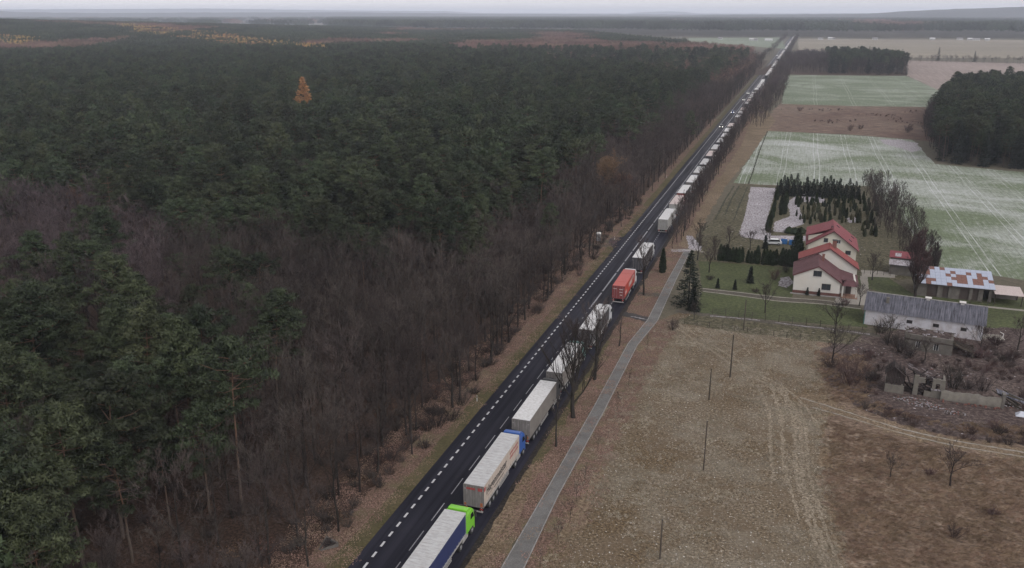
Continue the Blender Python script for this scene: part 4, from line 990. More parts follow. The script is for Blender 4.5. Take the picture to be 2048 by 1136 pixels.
# side row of the first bed
for i, (q, w) in enumerate([(1553, 400), (1550, 412), (1547, 424), (1544, 437), (1540, 450), (1536, 462), (1562, 420), (1561, 430), (1571, 410), (1570, 422), (1569, 428)]):
    x, y = G(q, w); thuja(x, y, rs.uniform(.8, 1.5), 'dark thuja on the strip between the two snowy beds', 'thujas between the snowy beds')
# nursery of thujas
nur = []
for a in range(11):
    for c in range(16):
        q = 1592 + c * 10.4 + rs.uniform(-1.5, 1.5) + a * 1.2; w = 402 + a * 7.2 + rs.uniform(-1, 1)
        if q > 1752 or (q < 1606 and 5 < a < 9): continue
        if a > 6 and 1600 < q < 1720: continue
        (rs.rand() < .92) and nur.append((q + rs.uniform(-3, 3), w + rs.uniform(-3, 3), a))
for q, w, a in nur:
    x, y = G(q, w); pale = rs.rand() < (0.15 if a < 3 else 0.5)
    thuja(x, y, rs.uniform(.45, 1.05), 'pale yellowish columnar thuja in the garden nursery rows' if pale else 'dark columnar thuja in the garden nursery rows', 'pale thujas in the nursery' if pale else 'dark thujas in the nursery', pale=pale)
# hedge and shrubs near the back house and garden
def bush(name, x, y, s, label, group=None, red=False, k=None):
    k = rs.randint(4) if k is None else k
    t = thing(name, label, 'bush', (x, y, 0), rs.uniform(0, 6.28), group, s)
    obj('twigs', (BUSH_RED if red else BUSH_ME)[k], t); return t
HB = thuja_parts(840, 3.0, 3.6, 1500)
hedge_me = tri_mesh('hedge_foliage', HB[1], M['thuja'])
for i, (q, w) in enumerate([(1578, 466), (1590, 468), (1602, 467)]):
    x, y = G(q, w); o = obj('rounded_shrub', hedge_me, None, (x, y, 0)); o.scale = (.75, .75, .6)
    tag(o, ['left one of three dark rounded shrubs behind the blue pallets', 'middle one of three dark rounded shrubs behind the blue pallets', 'right one of three dark rounded shrubs, next to the back house'][i], 'shrub')
# orchard / garden trees: bare
ORC = [limb_tree(730 + i, 6.0, spread=1.15, prim=10, fork=.28, sec=6, ter=4, r=.15, up=.35, twigs=6, tw=.035) for i in range(3)]
spots = [((1530, 626), 1.0, 'round crowned bare fruit tree on the lawn before the house'), ((1668, 668), 1.0, 'bare fruit tree by the fence left of the white barn'),
         ((1664, 726), 1.05, 'bare tree in the brown scrub below the farm lane'), ((1744, 560), 1.0, 'round bare fruit tree between the house and the red roofed shed'),
         ((1458, 500), .95, 'pale bare fruit tree beside the large snowy bed'), ((1500, 500), .8, 'thin bare fruit tree at the foot of the large snowy bed'),
         ((1718, 612), .75, 'reddish bare bush tree at the corner of the white barn'), ((1900, 972), .88, 'small bare crooked tree alone in the brown heath'),
         ((1780, 955), .5, 'thin upright bare sapling left of the crooked tree in the heath'), ((1775, 690), .9, 'bare tree in front of the white barn wall'),
         ((1850, 720), .7, 'bare sapling before the ruined cottage wall'), ((1538, 490), .7, 'thin dark sapling in front of the parked white car'),
         ((1395, 520), 1.05, 'bare bushy tree beside the end of the paved path'), ((1418, 545), 1.0, 'dark bare tree at the left corner of the garden lawn'),
         ((2035, 700), 1.0, 'bare tree at the right edge beside the green farmyard'), ((1400, 490), 1.0, 'tall bare shrub tree beyond the path end'),
         ((1430, 520), .9, 'bare tree at the left end of the thuja hedge'), ((1960, 705), .8, 'brown bare tree at the end of the white barn'),
         ((1388, 640), .55, 'thin leaning bare tree under the big spruce'), ((1775, 440), 1.2, 'bare tree by the wheat field beside the nursery')]
for i, (q, s_, lab) in enumerate(spots): put('fruit_tree', *ORC[i % 3], *G(*q), lab, 'bare tree', s=s_)
t5 = limb_tree(760, 16, spread=.62, prim=30, fork=.04, sec=8, ter=6, r=.34, up=.85, twigs=8, tw=.05)
t5c = t5[1].copy(); t5c.materials.clear(); t5c.materials.append(M['redtwig'])
put('poplar_tree', t5[0], t5c, 63.2, 188.6, 'tall many stemmed bare tree with a reddish crown between the farm sheds', 'bare tree', s=.92)
put('poplar_tree', t5[0], t5[1], *G(1862, 560), 'greyish upright bare tree right behind the reddish one by the rusty shed', 'bare tree', s=.55)
# bushes in the belt between nursery and field
belt = [(1745, 385), (1762, 395), (1780, 408), (1790, 425), (1770, 430), (1800, 445), (1785, 455), (1810, 470), (1760, 455), (1795, 480), (1825, 490), (1775, 475), (1750, 470), (1740, 440), (1838, 510), (1815, 505)]
for i, q in enumerate(belt): put('fruit_tree', *SMALLB[i % 4], *G(*q), 'bare bushy tree in the belt between the nursery and the wheat field', 'bare tree', 'bare trees beside the wheat field', rs.uniform(.45, .7))
for i, (q, s_, red, lab) in enumerate([((1700, 770), 1.5, 1, 'large dark reddish bramble clump left of the wooden ruin'), ((1735, 760), 1.3, 0, 'dark bramble bush against the wooden ruin'), ((1660, 735), 1.2, 1, 'reddish bush below the bare tree in the scrub'),
        ((1760, 665), 1.3, 0, 'dark bush before the left end of the white barn'), ((1775, 685), 1.3, 0, 'dark bush left of the ruined cottage'), ((1820, 712), 1.0, 0, 'bush against the ruined cottage front'), ((1800, 705), 1.1, 0, 'bush at the left corner of the ruined cottage'),
        ((1920, 700), 1.3, 1, 'brown bush right of the ruined cottage'), ((1960, 715), 1.3, 1, 'reddish bush beyond the ruined cottage'), ((1990, 690), 1.4, 1, 'reddish bush near the green farmyard edge'), ((2020, 720), 1.3, 1, 'brown bush at the right edge'),
        ((1905, 775), 1.2, 0, 'greenish bush behind the low ruined wall, left part'), ((1935, 778), 1.2, 0, 'greenish bush behind the low ruined wall, middle part'), ((1965, 782), 1.1, 0, 'greenish bush behind the low ruined wall, right part'),
        ((1908, 1075), .8, 1, 'small dark bush low in the heath below the crooked tree'), ((1985, 1030), .7, 1, 'low dark shrub at the right of the heath'), ((1860, 950), .6, 1, 'low shrub just left of the crooked tree'),
        ((1510, 585), .7, 1, 'reddish low shrub between the driveway and the lawn pine'), ((1548, 560), .8, 1, 'rusty shrub at the back of the lawn'), ((1572, 545), .6, 0, 'yellowish round shrub near the front house'),
        ((1690, 610), .9, 1, 'brown bush beside the house porch paving'), ((1600, 222), 1.1, 1, 'brown bush on the fallow field edge'), ((1700, 262), 1.0, 1, 'dark bush group at the fallow field corner'), ((1720, 258), 1.2, 1, 'dark wide bush in the fallow field'), ((1815, 265), 1.3, 1, 'brown bush by the conifer wood'),
        ((1420, 560), .8, 0, 'bare shrub at the left edge of the lawn'), ((1345, 660), .7, 0, 'thin bush beside the paved path below the spruce')]):
    bush('bare_bush', *G(*q), s_, lab, red=bool(red))
X, Y = region([(1722, 368), (1775, 368), (1830, 440), (1870, 520), (1800, 532), (1770, 470), (1745, 430)], 3.6)
for x, y in zip(X, Y): put('fruit_tree', *SMALLB[rs.randint(4)], x, y, 'bare bushy tree in the belt between the nursery and the wheat field', 'bare tree', 'bare trees beside the wheat field', rs.uniform(.35, .72))
# undergrowth spread through the scrub ground
sx_, sy_ = jgrid(50, 92, 122, 160, 1.7, .5); a_, b_, ok = view(sx_, sy_, 1, 60, 0)
ok &= inpoly(a_, b_, [(1645, 715), (1710, 805), (1880, 862), (2200, 900), (2200, 690), (1990, 680), (1900, 715), (1800, 700), (1720, 690)]) & ~inpoly(a_, b_, [(1760, 715), (2048, 760), (2048, 840), (1880, 850), (1760, 800)]) & (rs.rand(len(sx_)) < .75)
sx_, sy_ = sx_[ok], sy_[ok]
scatter('scrub_growth', np.stack([sx_, sy_, sx_ * 0], 1), BUSH_ME + BUSH_RED, rs.uniform(.2, .75, len(sx_)), rs.uniform(0, 6.28, len(sx_)), rs.choice([0, 2, 4, 5, 6, 6, 4], len(sx_)))
X, Y = region([(1560, 212), (1850, 219), (1880, 250), (1826, 274), (1700, 264), (1545, 256)], 4.0, 1.2); fk = np.array([mnoise.noise(Vector((x * .05, y * .05, 8))) for x, y in zip(X, Y)]) > .27
scatter('fallow_growth', np.stack([X[fk], Y[fk], X[fk] * 0], 1), BUSH_ME + BUSH_RED, rs.uniform(.10, .38, fk.sum()), rs.uniform(0, 6.28, fk.sum()), rs.randint(0, 8, fk.sum()))
# saplings along the paved path and posts
SAP = limb_tree(770, 3.2, spread=.7, prim=8, fork=.3, sec=4, ter=3, r=.035, up=.5, twigs=4, tw=.02)
for (q, s_, lab) in [((1332, 1133), 0, ''), ((1116, 1090), 1.1, 'thin sapling right of the paved path, nearest the camera'), ((1139, 1046), 1.0, 'brownish sapling right of the path, second from the camera'), ((1154, 1005), .9, 'thin leaning sapling right of the path'), ((1170, 965), .9, 'thin sapling in the tan grass right of the path, beyond the leaning one'),
        ((1196, 900), .8, 'faint sapling beside the path level with the blue lorry cab'), ((1234, 820), 1.0, 'straight sapling beside the path level with the big roadside tree'), ((1257, 770), 1.0, 'straight thin sapling right of the path on red leaves'), ((1294, 700), 1.0, 'small sapling beside the path near the leafy driveway'), ((1080, 1136), .8, 'low twiggy sapling at the bottom edge right of the path')]:
    if s_: put('sapling', *SAP, *G(*q), lab, 'sapling', s=s_)

# right conifer wood, grove beyond the far wheat field, hedgerow
wood = [(1868, 322), (1905, 330), (2048, 341), (2260, 360), (2260, 212), (2048, 196), (1935, 192), (1880, 216), (1872, 262)]
X, Y = region(wood, 4.6); d_ = np.hypot(X - CAMX, Y); od = np.argsort(d_); X, Y, d_ = X[od], Y[od], d_[od]
SPM = []
for i in range(3):
    t, c = spruce_parts(860 + i, 17 + i, 3.0, 13, 9, 1.0, 0.42, 7, .2); SPM.append(joined('mid_spruce', t, c, M['bark'], M['spruce']))
SPN = [spruce_parts(870 + i, 17 + i, 2.9, 20, 12, .75, .28, 8, .2) for i in range(2)]
SPN = [(tri_mesh('t', t, M['bark']), tri_mesh('c', c, M['spruce'])) for t, c in SPN]
qn = 0
px_, py_, _ = proj(np.stack([X, Y, X * 0 + 14], 1)); keepn = (px_ < 2100)
for i in range(len(X)):
    if qn >= 120: break
    if not keepn[i]: continue
    qn += 1
    if rs.rand() < .55: tk, cr, nm = (*SPN[i % 2], 'spruce_tree')
    else: p_ = PINE[i % 8]; tk, cr, nm = p_[0], p_[1], 'pine_tree'
    t = thing(nm, 'dark spruce at the front of the conifer wood on the right' if nm == 'spruce_tree' else 'dark pine at the front of the conifer wood on the right', 'spruce tree' if nm[0] == 's' else 'pine tree', (X[i], Y[i], 0), rs.uniform(0, 6.28), 'spruces of the right wood' if nm[0] == 's' else 'pines of the right wood', rs.uniform(.68, .92))
    obj('trunk', tk, t); obj('crown', cr, t); keepn[i] = False
m_ = keepn | (px_ >= 2100)
scatter('conifer_wood', np.stack([X[m_], Y[m_], X[m_] * 0], 1), SPM + PINE_MID, rs.uniform(.75, 1.05, m_.sum()), rs.uniform(0, 6.28, m_.sum()), rs.randint(0, 10, m_.sum()))
X, Y = region([(1845, 262), (1868, 322), (1885, 330), (1880, 262), (1882, 222), (1858, 226)], 4.5)
for x, y in zip(X, Y): put('edge_tree', *SMALLB[rs.randint(4)], x, y, 'brown leafless shrub tree on the left edge of the conifer wood', 'bare tree', 'bare fringe of the conifer wood', rs.uniform(.7, 1.2))
X, Y = region([(1574, 146), (1812, 150), (1806, 132), (1750, 124), (1600, 118), (1570, 128)], 6.5)
zz = rs.randint(0, 1000, len(X))
scatter('field_grove', np.stack([X, Y, X * 0], 1), BARE_MID + BARE_MIDP + SPM + PINE_MID, rs.uniform(.75, 1.05, len(X)), rs.uniform(0, 6.28, len(X)), np.where(zz % 10 < 5, zz % 8, np.where(X > 60, 8 + zz % 8, zz % 8)))
X, Y = region([(1800, 124), (1830, 121), (2048, 126), (2250, 130), (2250, 134), (2048, 129), (1830, 125)], 9)
scatter('field_hedgerow', np.stack([X, Y, X * 0], 1), BARE_MID, rs.uniform(.4, .65, len(X)), rs.uniform(0, 6.28, len(X)), rs.randint(0, 4, len(X)))
for q, lab, s_ in (((1876, 121), 'dark pointed tree above the far hedgerow, the left of two', .8), ((1948, 124), 'dark pointed tree above the far hedgerow, the right of two', .65)):
    t = thing('spruce_tree', lab, 'spruce tree', (*G(*q), 0), 0, None, s_ * 1.2); obj('trunk', SPN[0][0], t); obj('crown', SPN[0][1], t)

# ------------------------------------------------------------------ grass and leaves lying about (uncountable)
def tuft_patch(seed, size, n, L, Wd, flatd, mt, lay=0.4):
    e = np.random.RandomState(seed); P = np.c_[e.uniform(-size / 2, size / 2, (n, 2)), np.zeros(n)]
    cl = e.uniform(-size / 2, size / 2, (max(4, n // 14), 2)); P[:, :2] = cl[e.randint(0, len(cl), n)] + e.normal(size=(n, 2)) * 0.14
    D = np.c_[e.normal(size=(n, 2)) * .5 + np.array([flatd * .9, flatd * -.5]), np.full(n, lay) + e.rand(n) * .5]
    return tri_mesh('tuft', [blades(P, D, L * e.uniform(.5, 1.3, n), Wd, e)], mt)
M['straw'] = leafmat('straw_blades', (0.16, 0.13, 0.085), (0.48, 0.43, 0.35), .25, .01, scale=1.2, rough=.9)
M['straw_red'] = leafmat('russet_blades', (0.13, 0.082, 0.052), (0.36, 0.26, 0.185), .25, .012, scale=1.0, rough=.9)
M['leaves'] = leafmat('fallen_leaves', (0.16, 0.10, 0.075), (0.40, 0.28, 0.225), .2, .02, scale=2.0, rough=.9)
TU = [tuft_patch(900 + i, 1.9, 150, .22, .035, .3, M['straw']) for i in range(3)]
TR_ = [tuft_patch(910 + i, 1.9, 170, .5, .04, 1.0, M['straw_red'], .25) for i in range(3)]
mx_, my_ = jgrid(14.5, 52, 62, 158, 1.25, .5); a_, b_, ok = view(mx_, my_, 0, 40, 60); ok &= ~inpoly(a_, b_, heath_poly)
zzz = rs.rand(len(mx_)); wn = np.array([mnoise.noise(Vector((x * .12, y * .12, 2))) for x, y in zip(mx_, my_)]); ok &= (zzz < .5 + wn)
mx_, my_ = mx_[ok], my_[ok]
scatter('meadow_grass', np.stack([mx_, my_, mx_ * 0], 1), TU, rs.uniform(.7, 1.2, len(mx_)), rs.uniform(0, 6.28, len(mx_)), rs.randint(0, 3, len(mx_)))
mx_, my_ = jgrid(38, 92, 62, 150, 1.2, .5); a_, b_, ok = view(mx_, my_, 0, 40, 60); ok &= inpoly(a_, b_, heath_poly) & ~inpoly(a_, b_, [(1600, 770), (1700, 812), (2200, 920), (2200, 950), (1900, 905), (1600, 830)])
ok &= ~inpoly(a_, b_, [(1740, 690), (2100, 690), (2100, 850), (1880, 850), (1740, 800)])
mx_, my_ = mx_[ok], my_[ok]
scatter('heath_grass', np.stack([mx_, my_, mx_ * 0], 1), TR_, rs.uniform(.7, 1.3, len(mx_)), rs.uniform(-.5, .5, len(mx_)), rs.randint(0, 3, len(mx_)))
def leaf_patch(seed):
    e = np.random.RandomState(seed); n = 130; P = np.c_[e.uniform(-1, 1, (n, 2)), e.uniform(.03, .09, n)]
    return tri_mesh('leaves', [blades(P, np.c_[e.normal(size=(n, 2)), e.normal(size=n) * .25], .11, .10, e)], M['leaves'])
LP = [leaf_patch(930 + i) for i in range(3)]
lx, ly = jgrid(-14, -6.8, 55, 260, 1.4, .5); rx, ry = jgrid(8.2, 9.9, 60, 215, 1.3, .4); qx, qy = jgrid(14.3, 17, 70, 160, 1.6, .5)
dx_ = rs.uniform(10.6, 13.2, 60); dy_ = rs.uniform(60, 205, 60); ax = np.r_[lx, rx, qx, dx_]; ay = np.r_[ly, ry, qy, dy_]; ok = (rs.rand(len(ax)) < .7) & ~((ax > 5) & (((ay > 156) & (ay < 167)) | ((ay > 182) & (ay < 190)))); ax, ay = ax[ok], ay[ok]
scatter('fallen_leaves', np.stack([ax, ay, ax * 0], 1), LP, rs.uniform(.8, 1.2, len(ax)), rs.uniform(0, 6.28, len(ax)), rs.randint(0, 3, len(ax)))
# ------------------------------------------------------------------ lorries
def paint(name, col, rough=0.35, dirt=True, var=.06):
    return simple(name, col, rough, var, 1.2, dirt=((.16, .14, .12), 1.1, (2.2, 2.2, .5), .6) if dirt else ((.10, .09, .07), 2.0, (1, 1, .5), .3))
M['white'] = paint('white_panel', (.66, .67, .68), .45); M['dirtywhite'] = simple('dirty_white_roof', (.50, .51, .52), .5, .12, 1.0, dirt=((.22, .21, .20), .9, (1, 5, 1), .8))
M['cream'] = paint('cream_curtain', (.50, .43, .37), .55); M['navy'] = simple('navy_curtain', (.018, .030, .105), .5, .15, 1.0)
M['greydoor'] = simple('grey_doors', (.21, .20, .195), .5, .15, 2.0, dirt=((.07, .062, .055), 1.4, (2.5, 2.5, .5), .75)); M['darkgrey'] = simple('dark_grey_doors', (.045, .045, .052), .5, .2, 2.0)
M['lime'] = paint('lime_green_paint', (.20, .60, .035), .3, False); M['blue'] = paint('blue_cab_paint', (.022, .10, .38), .3, False); M['teal'] = paint('teal_cab_paint', (.05, .20, .19), .3, False)
M['whitecab'] = paint('white_cab_paint', (.6, .62, .64), .3, False); M['redcab'] = paint('red_cab_paint', (.30, .03, .03), .35); M['red'] = simple('red_container_paint', (.40, .040, .022), .45, .1, 1.0); M['reddoor'] = simple('dull_red_doors', (.23, .035, .035), .5, .2, 2.0, dirt=((.06, .03, .03), 2.0, (1, 1, 1), .6))
M['pinkwhite'] = paint('faded_pink_roof', (.55, .46, .44), .5); M['silver'] = simple('ribbed_alu', (.42, .43, .42), .4, .12, 2.0, dirt=((.15, .14, .12), 1.5, (3, 3, .4), .7))
M['chassis'] = simple('dark_chassis', (.025, .024, .025), .7, .3, 3.0); M['tyre'] = simple('tyre_rubber', (.018, .018, .019), .85, .2, 4.0); M['rim'] = simple('wheel_rim', (.28, .28, .29), .4, .2, 5.0, metal=.5)
M['glass'] = simple('dark_glass', (.012, .014, .018), .08, .1, 2.0, spec=.6); M['redlight'] = simple('red_lamp_glass', (.30, .03, .02), .3, .1); M['orange'] = simple('orange_marker', (.42, .13, .05), .5, .2)
M['black'] = simple('black_print', (.012, .012, .014), .6, .1); M['redprint'] = simple('red_print', (.33, .05, .05), .6, .2); M['whiteprint'] = simple('white_print', (.6, .58, .56), .6, .2)
M['guard'] = simple('side_guard_alu', (.34, .33, .32), .5, .2, 2.0); M['greyside'] = simple('grey_side_panel', (.20, .185, .17), .55, .15, .8, dirt=((.10, .09, .08), 1.1, (1, 1, 1), .6)); M['darkside'] = simple('dark_side_curtain', (.03, .032, .035), .6, .2, 1.0)
_c = {}
def shared(key, fn):
    if key not in _c: _c[key] = fn()
    return _c[key]
def wheel(parent, x, y, w=.32, r=.5):
    s_ = 1 if x > 0 else -1
    def ty():
        b = MB(); b.tube((-w / 2, 0, 0), (w / 2, 0, 0), r, r, 18); return b.mesh('tyre', M['tyre'], .03)
    def ri():
        b = MB(); b.tube((-.02, 0, 0), (.02, 0, 0), r * .56, r * .5, 14); b.tube((.0, 0, 0), (.07, 0, 0), r * .2, r * .16, 10); return b.mesh('rim', M['rim'])
    wl_ = obj('wheel', shared(('ty', w, r), ty), parent, (x, y, r)); q = obj('rim', shared(('ri', r), ri), wl_, (s_ * (w / 2 + .012), 0, 0))
    if s_ < 0: q.rotation_euler = (0, 0, PI)
    return wl_
def ribbed_roof(L, n):
    b = MB(); b.box(-1.26, 1.26, 0, L, 0, .04)
    for i in range(n):
        y = L * (i + .5) / n; b.box(-1.18, 1.18, y - .045, y + .045, .038, .062)
    return b.mesh('roof', [M['white']])
def text_obj(txt, size, mt, parent, loc, rot, bold=.0, sx=1.0, name='lettering'):
    cu = bpy.data.curves.new('txt', 'FONT'); cu.body = txt; cu.size = size; cu.extrude = .004; cu.offset = bold; cu.resolution_u = 3
    to = bpy.data.objects.new('txt', cu); dg = bpy.context.evaluated_depsgraph_get()
    me = bpy.data.meshes.new_from_object(to); bpy.data.objects.remove(to)
    me.materials.clear(); me.materials.append(mt); me.transform(Matrix.Diagonal((sx, 1, 1, 1)))
    o = obj(name, me, parent, loc); o.rotation_euler = rot; return o
def lorry(x, y, label, roof='white', side='white', door='greydoor', cab='whitecab', L=13.6, lod=0, group=None, curtain=None, ribs=22, text=None, cont=False, H=3.98, rz=0.0, frame=None):
    t = thing('lorry', label, 'lorry', (x, y, 0.035), rz, group)
    z0 = 1.18 if not cont else 1.35
    # trailer
    obj('trailer_body', shared(('tb', L, side, H, z0), lambda: MB().box(-1.26, 1.26, .04, L, z0, H - .04).mesh('trailer_body', M[side], .02)), t)
    rm = ribbed_roof(L, ribs).copy() if lod < 2 else MB().box(-1.26, 1.26, 0, L, 0, .04).mesh('roof', M[roof])
    if lod < 2: rm.materials[0] = M[roof]
    obj('roof', shared(('rf', L, roof, ribs, lod < 2), lambda: rm), t, (0, 0, H - .04))
    if lod < 2:
        for s_ in (-1, 1):
            dr = obj('rear_door', shared(('rd', door, H, z0), lambda: MB().box(.005, 1.22, -.02, .035, z0 + .03, H - .1).mesh('rear_door', M[door])), t)
            if s_ < 0: dr.scale = (-1, 1, 1)
            if lod == 0:
                b = MB()
                for xx in (.32, .86): b.tube((xx, -.045, z0 + .05), (xx, -.045, H - .14), .018, .018, 6)
                for zz_ in (z0 + .35, H - .6): b.box(.98, 1.2, -.05, -.02, zz_, zz_ + .06)
                obj('lock_rod', shared(('lr', H, z0), lambda: b.mesh('lock_rod', M['guard'])), dr)
        def fr():
            b = MB(); 
            for s_ in (-1, 1): b.box(s_ * 1.27 - .035, s_ * 1.27 + .035, -.03, .05, z0 - .05, H)
            b.box(-1.24, 1.24, -.03, .05, H - .09, H + .004); b.box(-1.24, 1.24, -.03, .05, z0 - .1, z0 + .02)
            return b.mesh('door_frame', M[frame or 'greydoor'])
        obj('door_frame', shared(('df', frame, H, z0), fr), t)
        def bumper():
            b = MB(); b.box(-1.15, 1.15, -.02, .1, .45, .6); b.box(-1.0, -.9, 0, .1, .6, z0 - .1); b.box(.9, 1.0, 0, .1, .6, z0 - .1); return b.mesh('rear_bumper', M['guard'])
        obj('rear_bumper', shared(('rb', z0), bumper), t)
        for s_ in (-1, 1): obj('tail_light', shared('tl', lambda: MB().box(-.2, .2, -.05, .0, .82, 1.0).mesh('tail_light', M['redlight'])), t, (s_ * .98, -.02, 0))
    if lod < 2:
        def ch():
            b = MB(); b.box(-.5, -.38, .2, L - .1, .95, 1.18); b.box(.38, .5, .2, L - .1, .95, 1.18)
            for i in range(8): b.box(-.38, .38, .6 + i * L / 8, .72 + i * L / 8, 1.0, 1.15)
            for yy in (2.2, 3.5, 4.8): b.tube((-1.0, yy, .5), (1.0, yy, .5), .07, .07, 8)
            for s_ in (-1, 1): b.box(s_ * .75 - .05, s_ * .75 + .05, L - 3.6, L - 3.45, .15, 1.1)
            return b.mesh('chassis', M['chassis'])
        obj('chassis', shared(('ch', L), ch), t)
        for s_ in (-1, 1):
            obj('side_guard', shared(('sg', L), lambda: MB().box(-.02, .02, 5.6, L - 4.2, .55, .68).box(-.02, .02, 5.6, L - 4.2, .82, .95).box(-.03, -.01, 5.7, 5.8, .5, 1.15).box(-.03, -.01, L - 4.4, L - 4.3, .5, 1.15).mesh('side_guard', M['guard'])), t, (s_ * 1.2, 0, 0))
            if lod == 0: obj('mudguard', shared('mg', lambda: MB().prism([(1.45, 1.0), (1.5, 1.1), (5.5, 1.1), (5.55, 1.0)], -.18, .18).mesh('mudguard', M['chassis'])), t, (s_ * 1.05, 0, 0))
            for yy in (2.2, 3.5, 4.8): wheel(t, s_ * 1.05, yy, .38, .5)
    if curtain:
        for s_ in (-1, 1):
            cu_ = obj('side_curtain', shared(('cu', curtain, L, H), lambda: MB().box(-.012, .012, .12, L - .12, z0 + .28, H - .16).mesh('side_curtain', M[curtain])), t, (s_ * 1.275, 0, 0))
            if lod == 0:
                def cs():
                    b = MB(); k = int(L / .62)
                    for i in range(k): b.box(-.012, .012, .4 + i * (L - .8) / (k - 1) - .02, .4 + i * (L - .8) / (k - 1) + .02, z0 - .02, z0 + .5)
                    b.box(-.02, .02, .1, L - .1, z0 + .06, z0 + .2)
                    return b.mesh('buckle_strap', M['guard'])
                obj('buckle_strap', shared(('cs', L), cs), cu_, (s_ * .022, 0, 0))
    # tractor unit
    cy0 = L + .55
    def cabm():
        prof = [(0, .95), (0, 3.05), (.25, 3.35), (1.25, 3.38), (1.85, 3.05), (2.2, 2.1), (2.28, 1.6), (2.28, .45), (1.9, .45), (1.75, .95)]
        return MB().prism([(cy0 + a, z) for a, z in prof], -1.22, 1.22).mesh('cab', M[cab], .07)
    obj('cab', shared(('cab', cab, L), cabm), t)
    if lod < 2:
        obj('roof_deflector', shared(('dfl', cab, L), lambda: MB().prism([(cy0 + .02, 3.2), (cy0 + .02, 3.86), (cy0 + .18, 3.9), (cy0 + .9, 3.78), (cy0 + 1.75, 3.2)], -1.14, 1.14).mesh('roof_deflector', M[cab], .09)), t)
        for s_ in (-1, 1):
            obj('side_fairing', shared(('sf', cab, L), lambda: MB().prism([(cy0 - .42, 1.1), (cy0 - .42, 3.6), (cy0 + .05, 3.75), (cy0 + .05, .9)], -.03, .03).mesh('side_fairing', M[cab], .01)), t, (s_ * 1.2, 0, 0))
            obj('side_window', shared(('sw', L), lambda: MB().prism([(cy0 + .95, 2.15), (cy0 + 1.0, 2.85), (cy0 + 1.65, 2.8), (cy0 + 1.98, 2.1)], -.012, .012).mesh('side_window', M['glass'])), t, (s_ * 1.226, 0, 0))
            obj('mirror', shared(('mi', L), lambda: MB().box(-.12, .12, cy0 + 1.98, cy0 + 2.08, 1.95, 2.75).box(-.2, .12, cy0 + 2.0, cy0 + 2.04, 2.7, 2.76).mesh('mirror', M['chassis'], .02)), t, (s_ * 1.42, 0, 0))
            obj('headlight', shared(('hl', L), lambda: MB().box(-.2, .2, cy0 + 2.26, cy0 + 2.31, .7, .95).mesh('headlight', M['rim'])), t, (s_ * .9, 0, 0))
            wheel(t, s_ * 1.05, cy0 + 1.45, .32, .5); wheel(t, s_ * 1.0, cy0 - 2.1, .5, .5)
            obj('fuel_tank', shared(('ft', L), lambda: MB().box(-.28, .28, cy0 - 1.4, cy0 + .2, .45, 1.0).mesh('fuel_tank', M['guard'], .06)), t, (s_ * .92, 0, 0))
        obj('windscreen', shared(('ws', L), lambda: MB().add([(-1.08, cy0 + 2.213, 2.14), (1.08, cy0 + 2.213, 2.14), (1.02, cy0 + 1.89, 3.0), (-1.02, cy0 + 1.89, 3.0)], [(0, 1, 2, 3)]).mesh('windscreen', M['glass'])), t)
        obj('roof_hatch', shared(('rh', L), lambda: MB().box(-.35, .35, cy0 + 1.0, cy0 + 1.15, 3.72, 3.8).mesh('roof_hatch', M['chassis'])), t)
        obj('tractor_frame', shared(('tf', L), lambda: MB().box(-.45, .45, cy0 - 2.9, cy0 + 1.9, .6, .95).mesh('tractor_frame', M['chassis'])), t)
    return t
t = lorry(4.12, 63.0, 'lorry with a lime green cab and navy blue curtain side, nearest the camera', 'dirtywhite', 'white', 'greydoor', 'lime', curtain='navy', ribs=24)
t = lorry(4.12, 82.3, 'blue cabbed lorry whose cream side carries a black company name', 'dirtywhite', 'cream', 'greydoor', 'blue', curtain='cream', ribs=20)
text_obj('Hagenmeister', 1.42, M['black'], t, (1.292, .9, 2.4), (PI / 2, 0, PI / 2), .03, .93)
obj('lettering', MB().box(1.288, 1.294, 1.3, 8.6, 2.02, 2.07).box(1.288, 1.294, 3.6, 7.2, 1.86, 1.95).mesh('lettering', M['black']), t)
b = MB(); rq = random.Random(3); yy = 9.6
while yy < 12.8:
    w_ = rq.uniform(.1, .32)
    for zz_ in (2.45, 3.05): b.box(1.288, 1.294, yy, yy + w_, zz_ + rq.uniform(0, .1), zz_ + rq.uniform(.28, .42))
    yy += w_ + .09
obj('red_print', b.mesh('red_print', M['redprint']), t); obj('rear_print', MB().box(-.9, .2, -.06, -.048, 3.35, 3.62).box(.55, 1.1, -.06, -.048, 3.3, 3.7).mesh('rear_print', M['redprint']), t)
obj('corner_panel', MB().box(1.289, 1.297, .1, .62, 3.2, 3.75).mesh('corner_panel', M['redprint']), t)
obj('hinge_plate', MB().box(-1.18, -.95, -.07, -.05, 1.25, 1.5).box(.85, 1.15, -.07, -.05, 1.25, 1.75).mesh('hinge_plate', M['orange']), t)
t = lorry(4.2, 100.2, 'lorry with a clean plain white box roof and grey sides, behind the blue cabbed lorry', 'white', 'greyside', 'greydoor', 'darkside', ribs=2)
obj('hinge_plate', MB().box(.75, 1.1, -.07, -.05, 1.22, 1.6).mesh('hinge_plate', M['orange']), t)
t = lorry(4.15, 117.2, 'white roofed lorry with a teal cab behind the big bare tree', 'white', 'greyside', 'greydoor', 'teal', curtain='greyside', L=13.0, ribs=14)
t = lorry(4.35, 137.0, 'white roofed lorry with a dark side and white cab, just short of the leafy driveway', 'white', 'darkside', 'darkgrey', 'whitecab', curtain='darkside', ribs=14)
obj('side_stripe', MB().box(1.29, 1.30, .3, 13.3, 1.2, 1.42).mesh('side_stripe', M['whiteprint']), t)
t = lorry(4.7, 163.6, 'lorry carrying a bright red container with white marks', 'red', 'red', 'reddoor', 'whitecab', L=12.2, ribs=2, cont=True, frame='reddoor', rz=.012)
b = MB(); rq = random.Random(8)
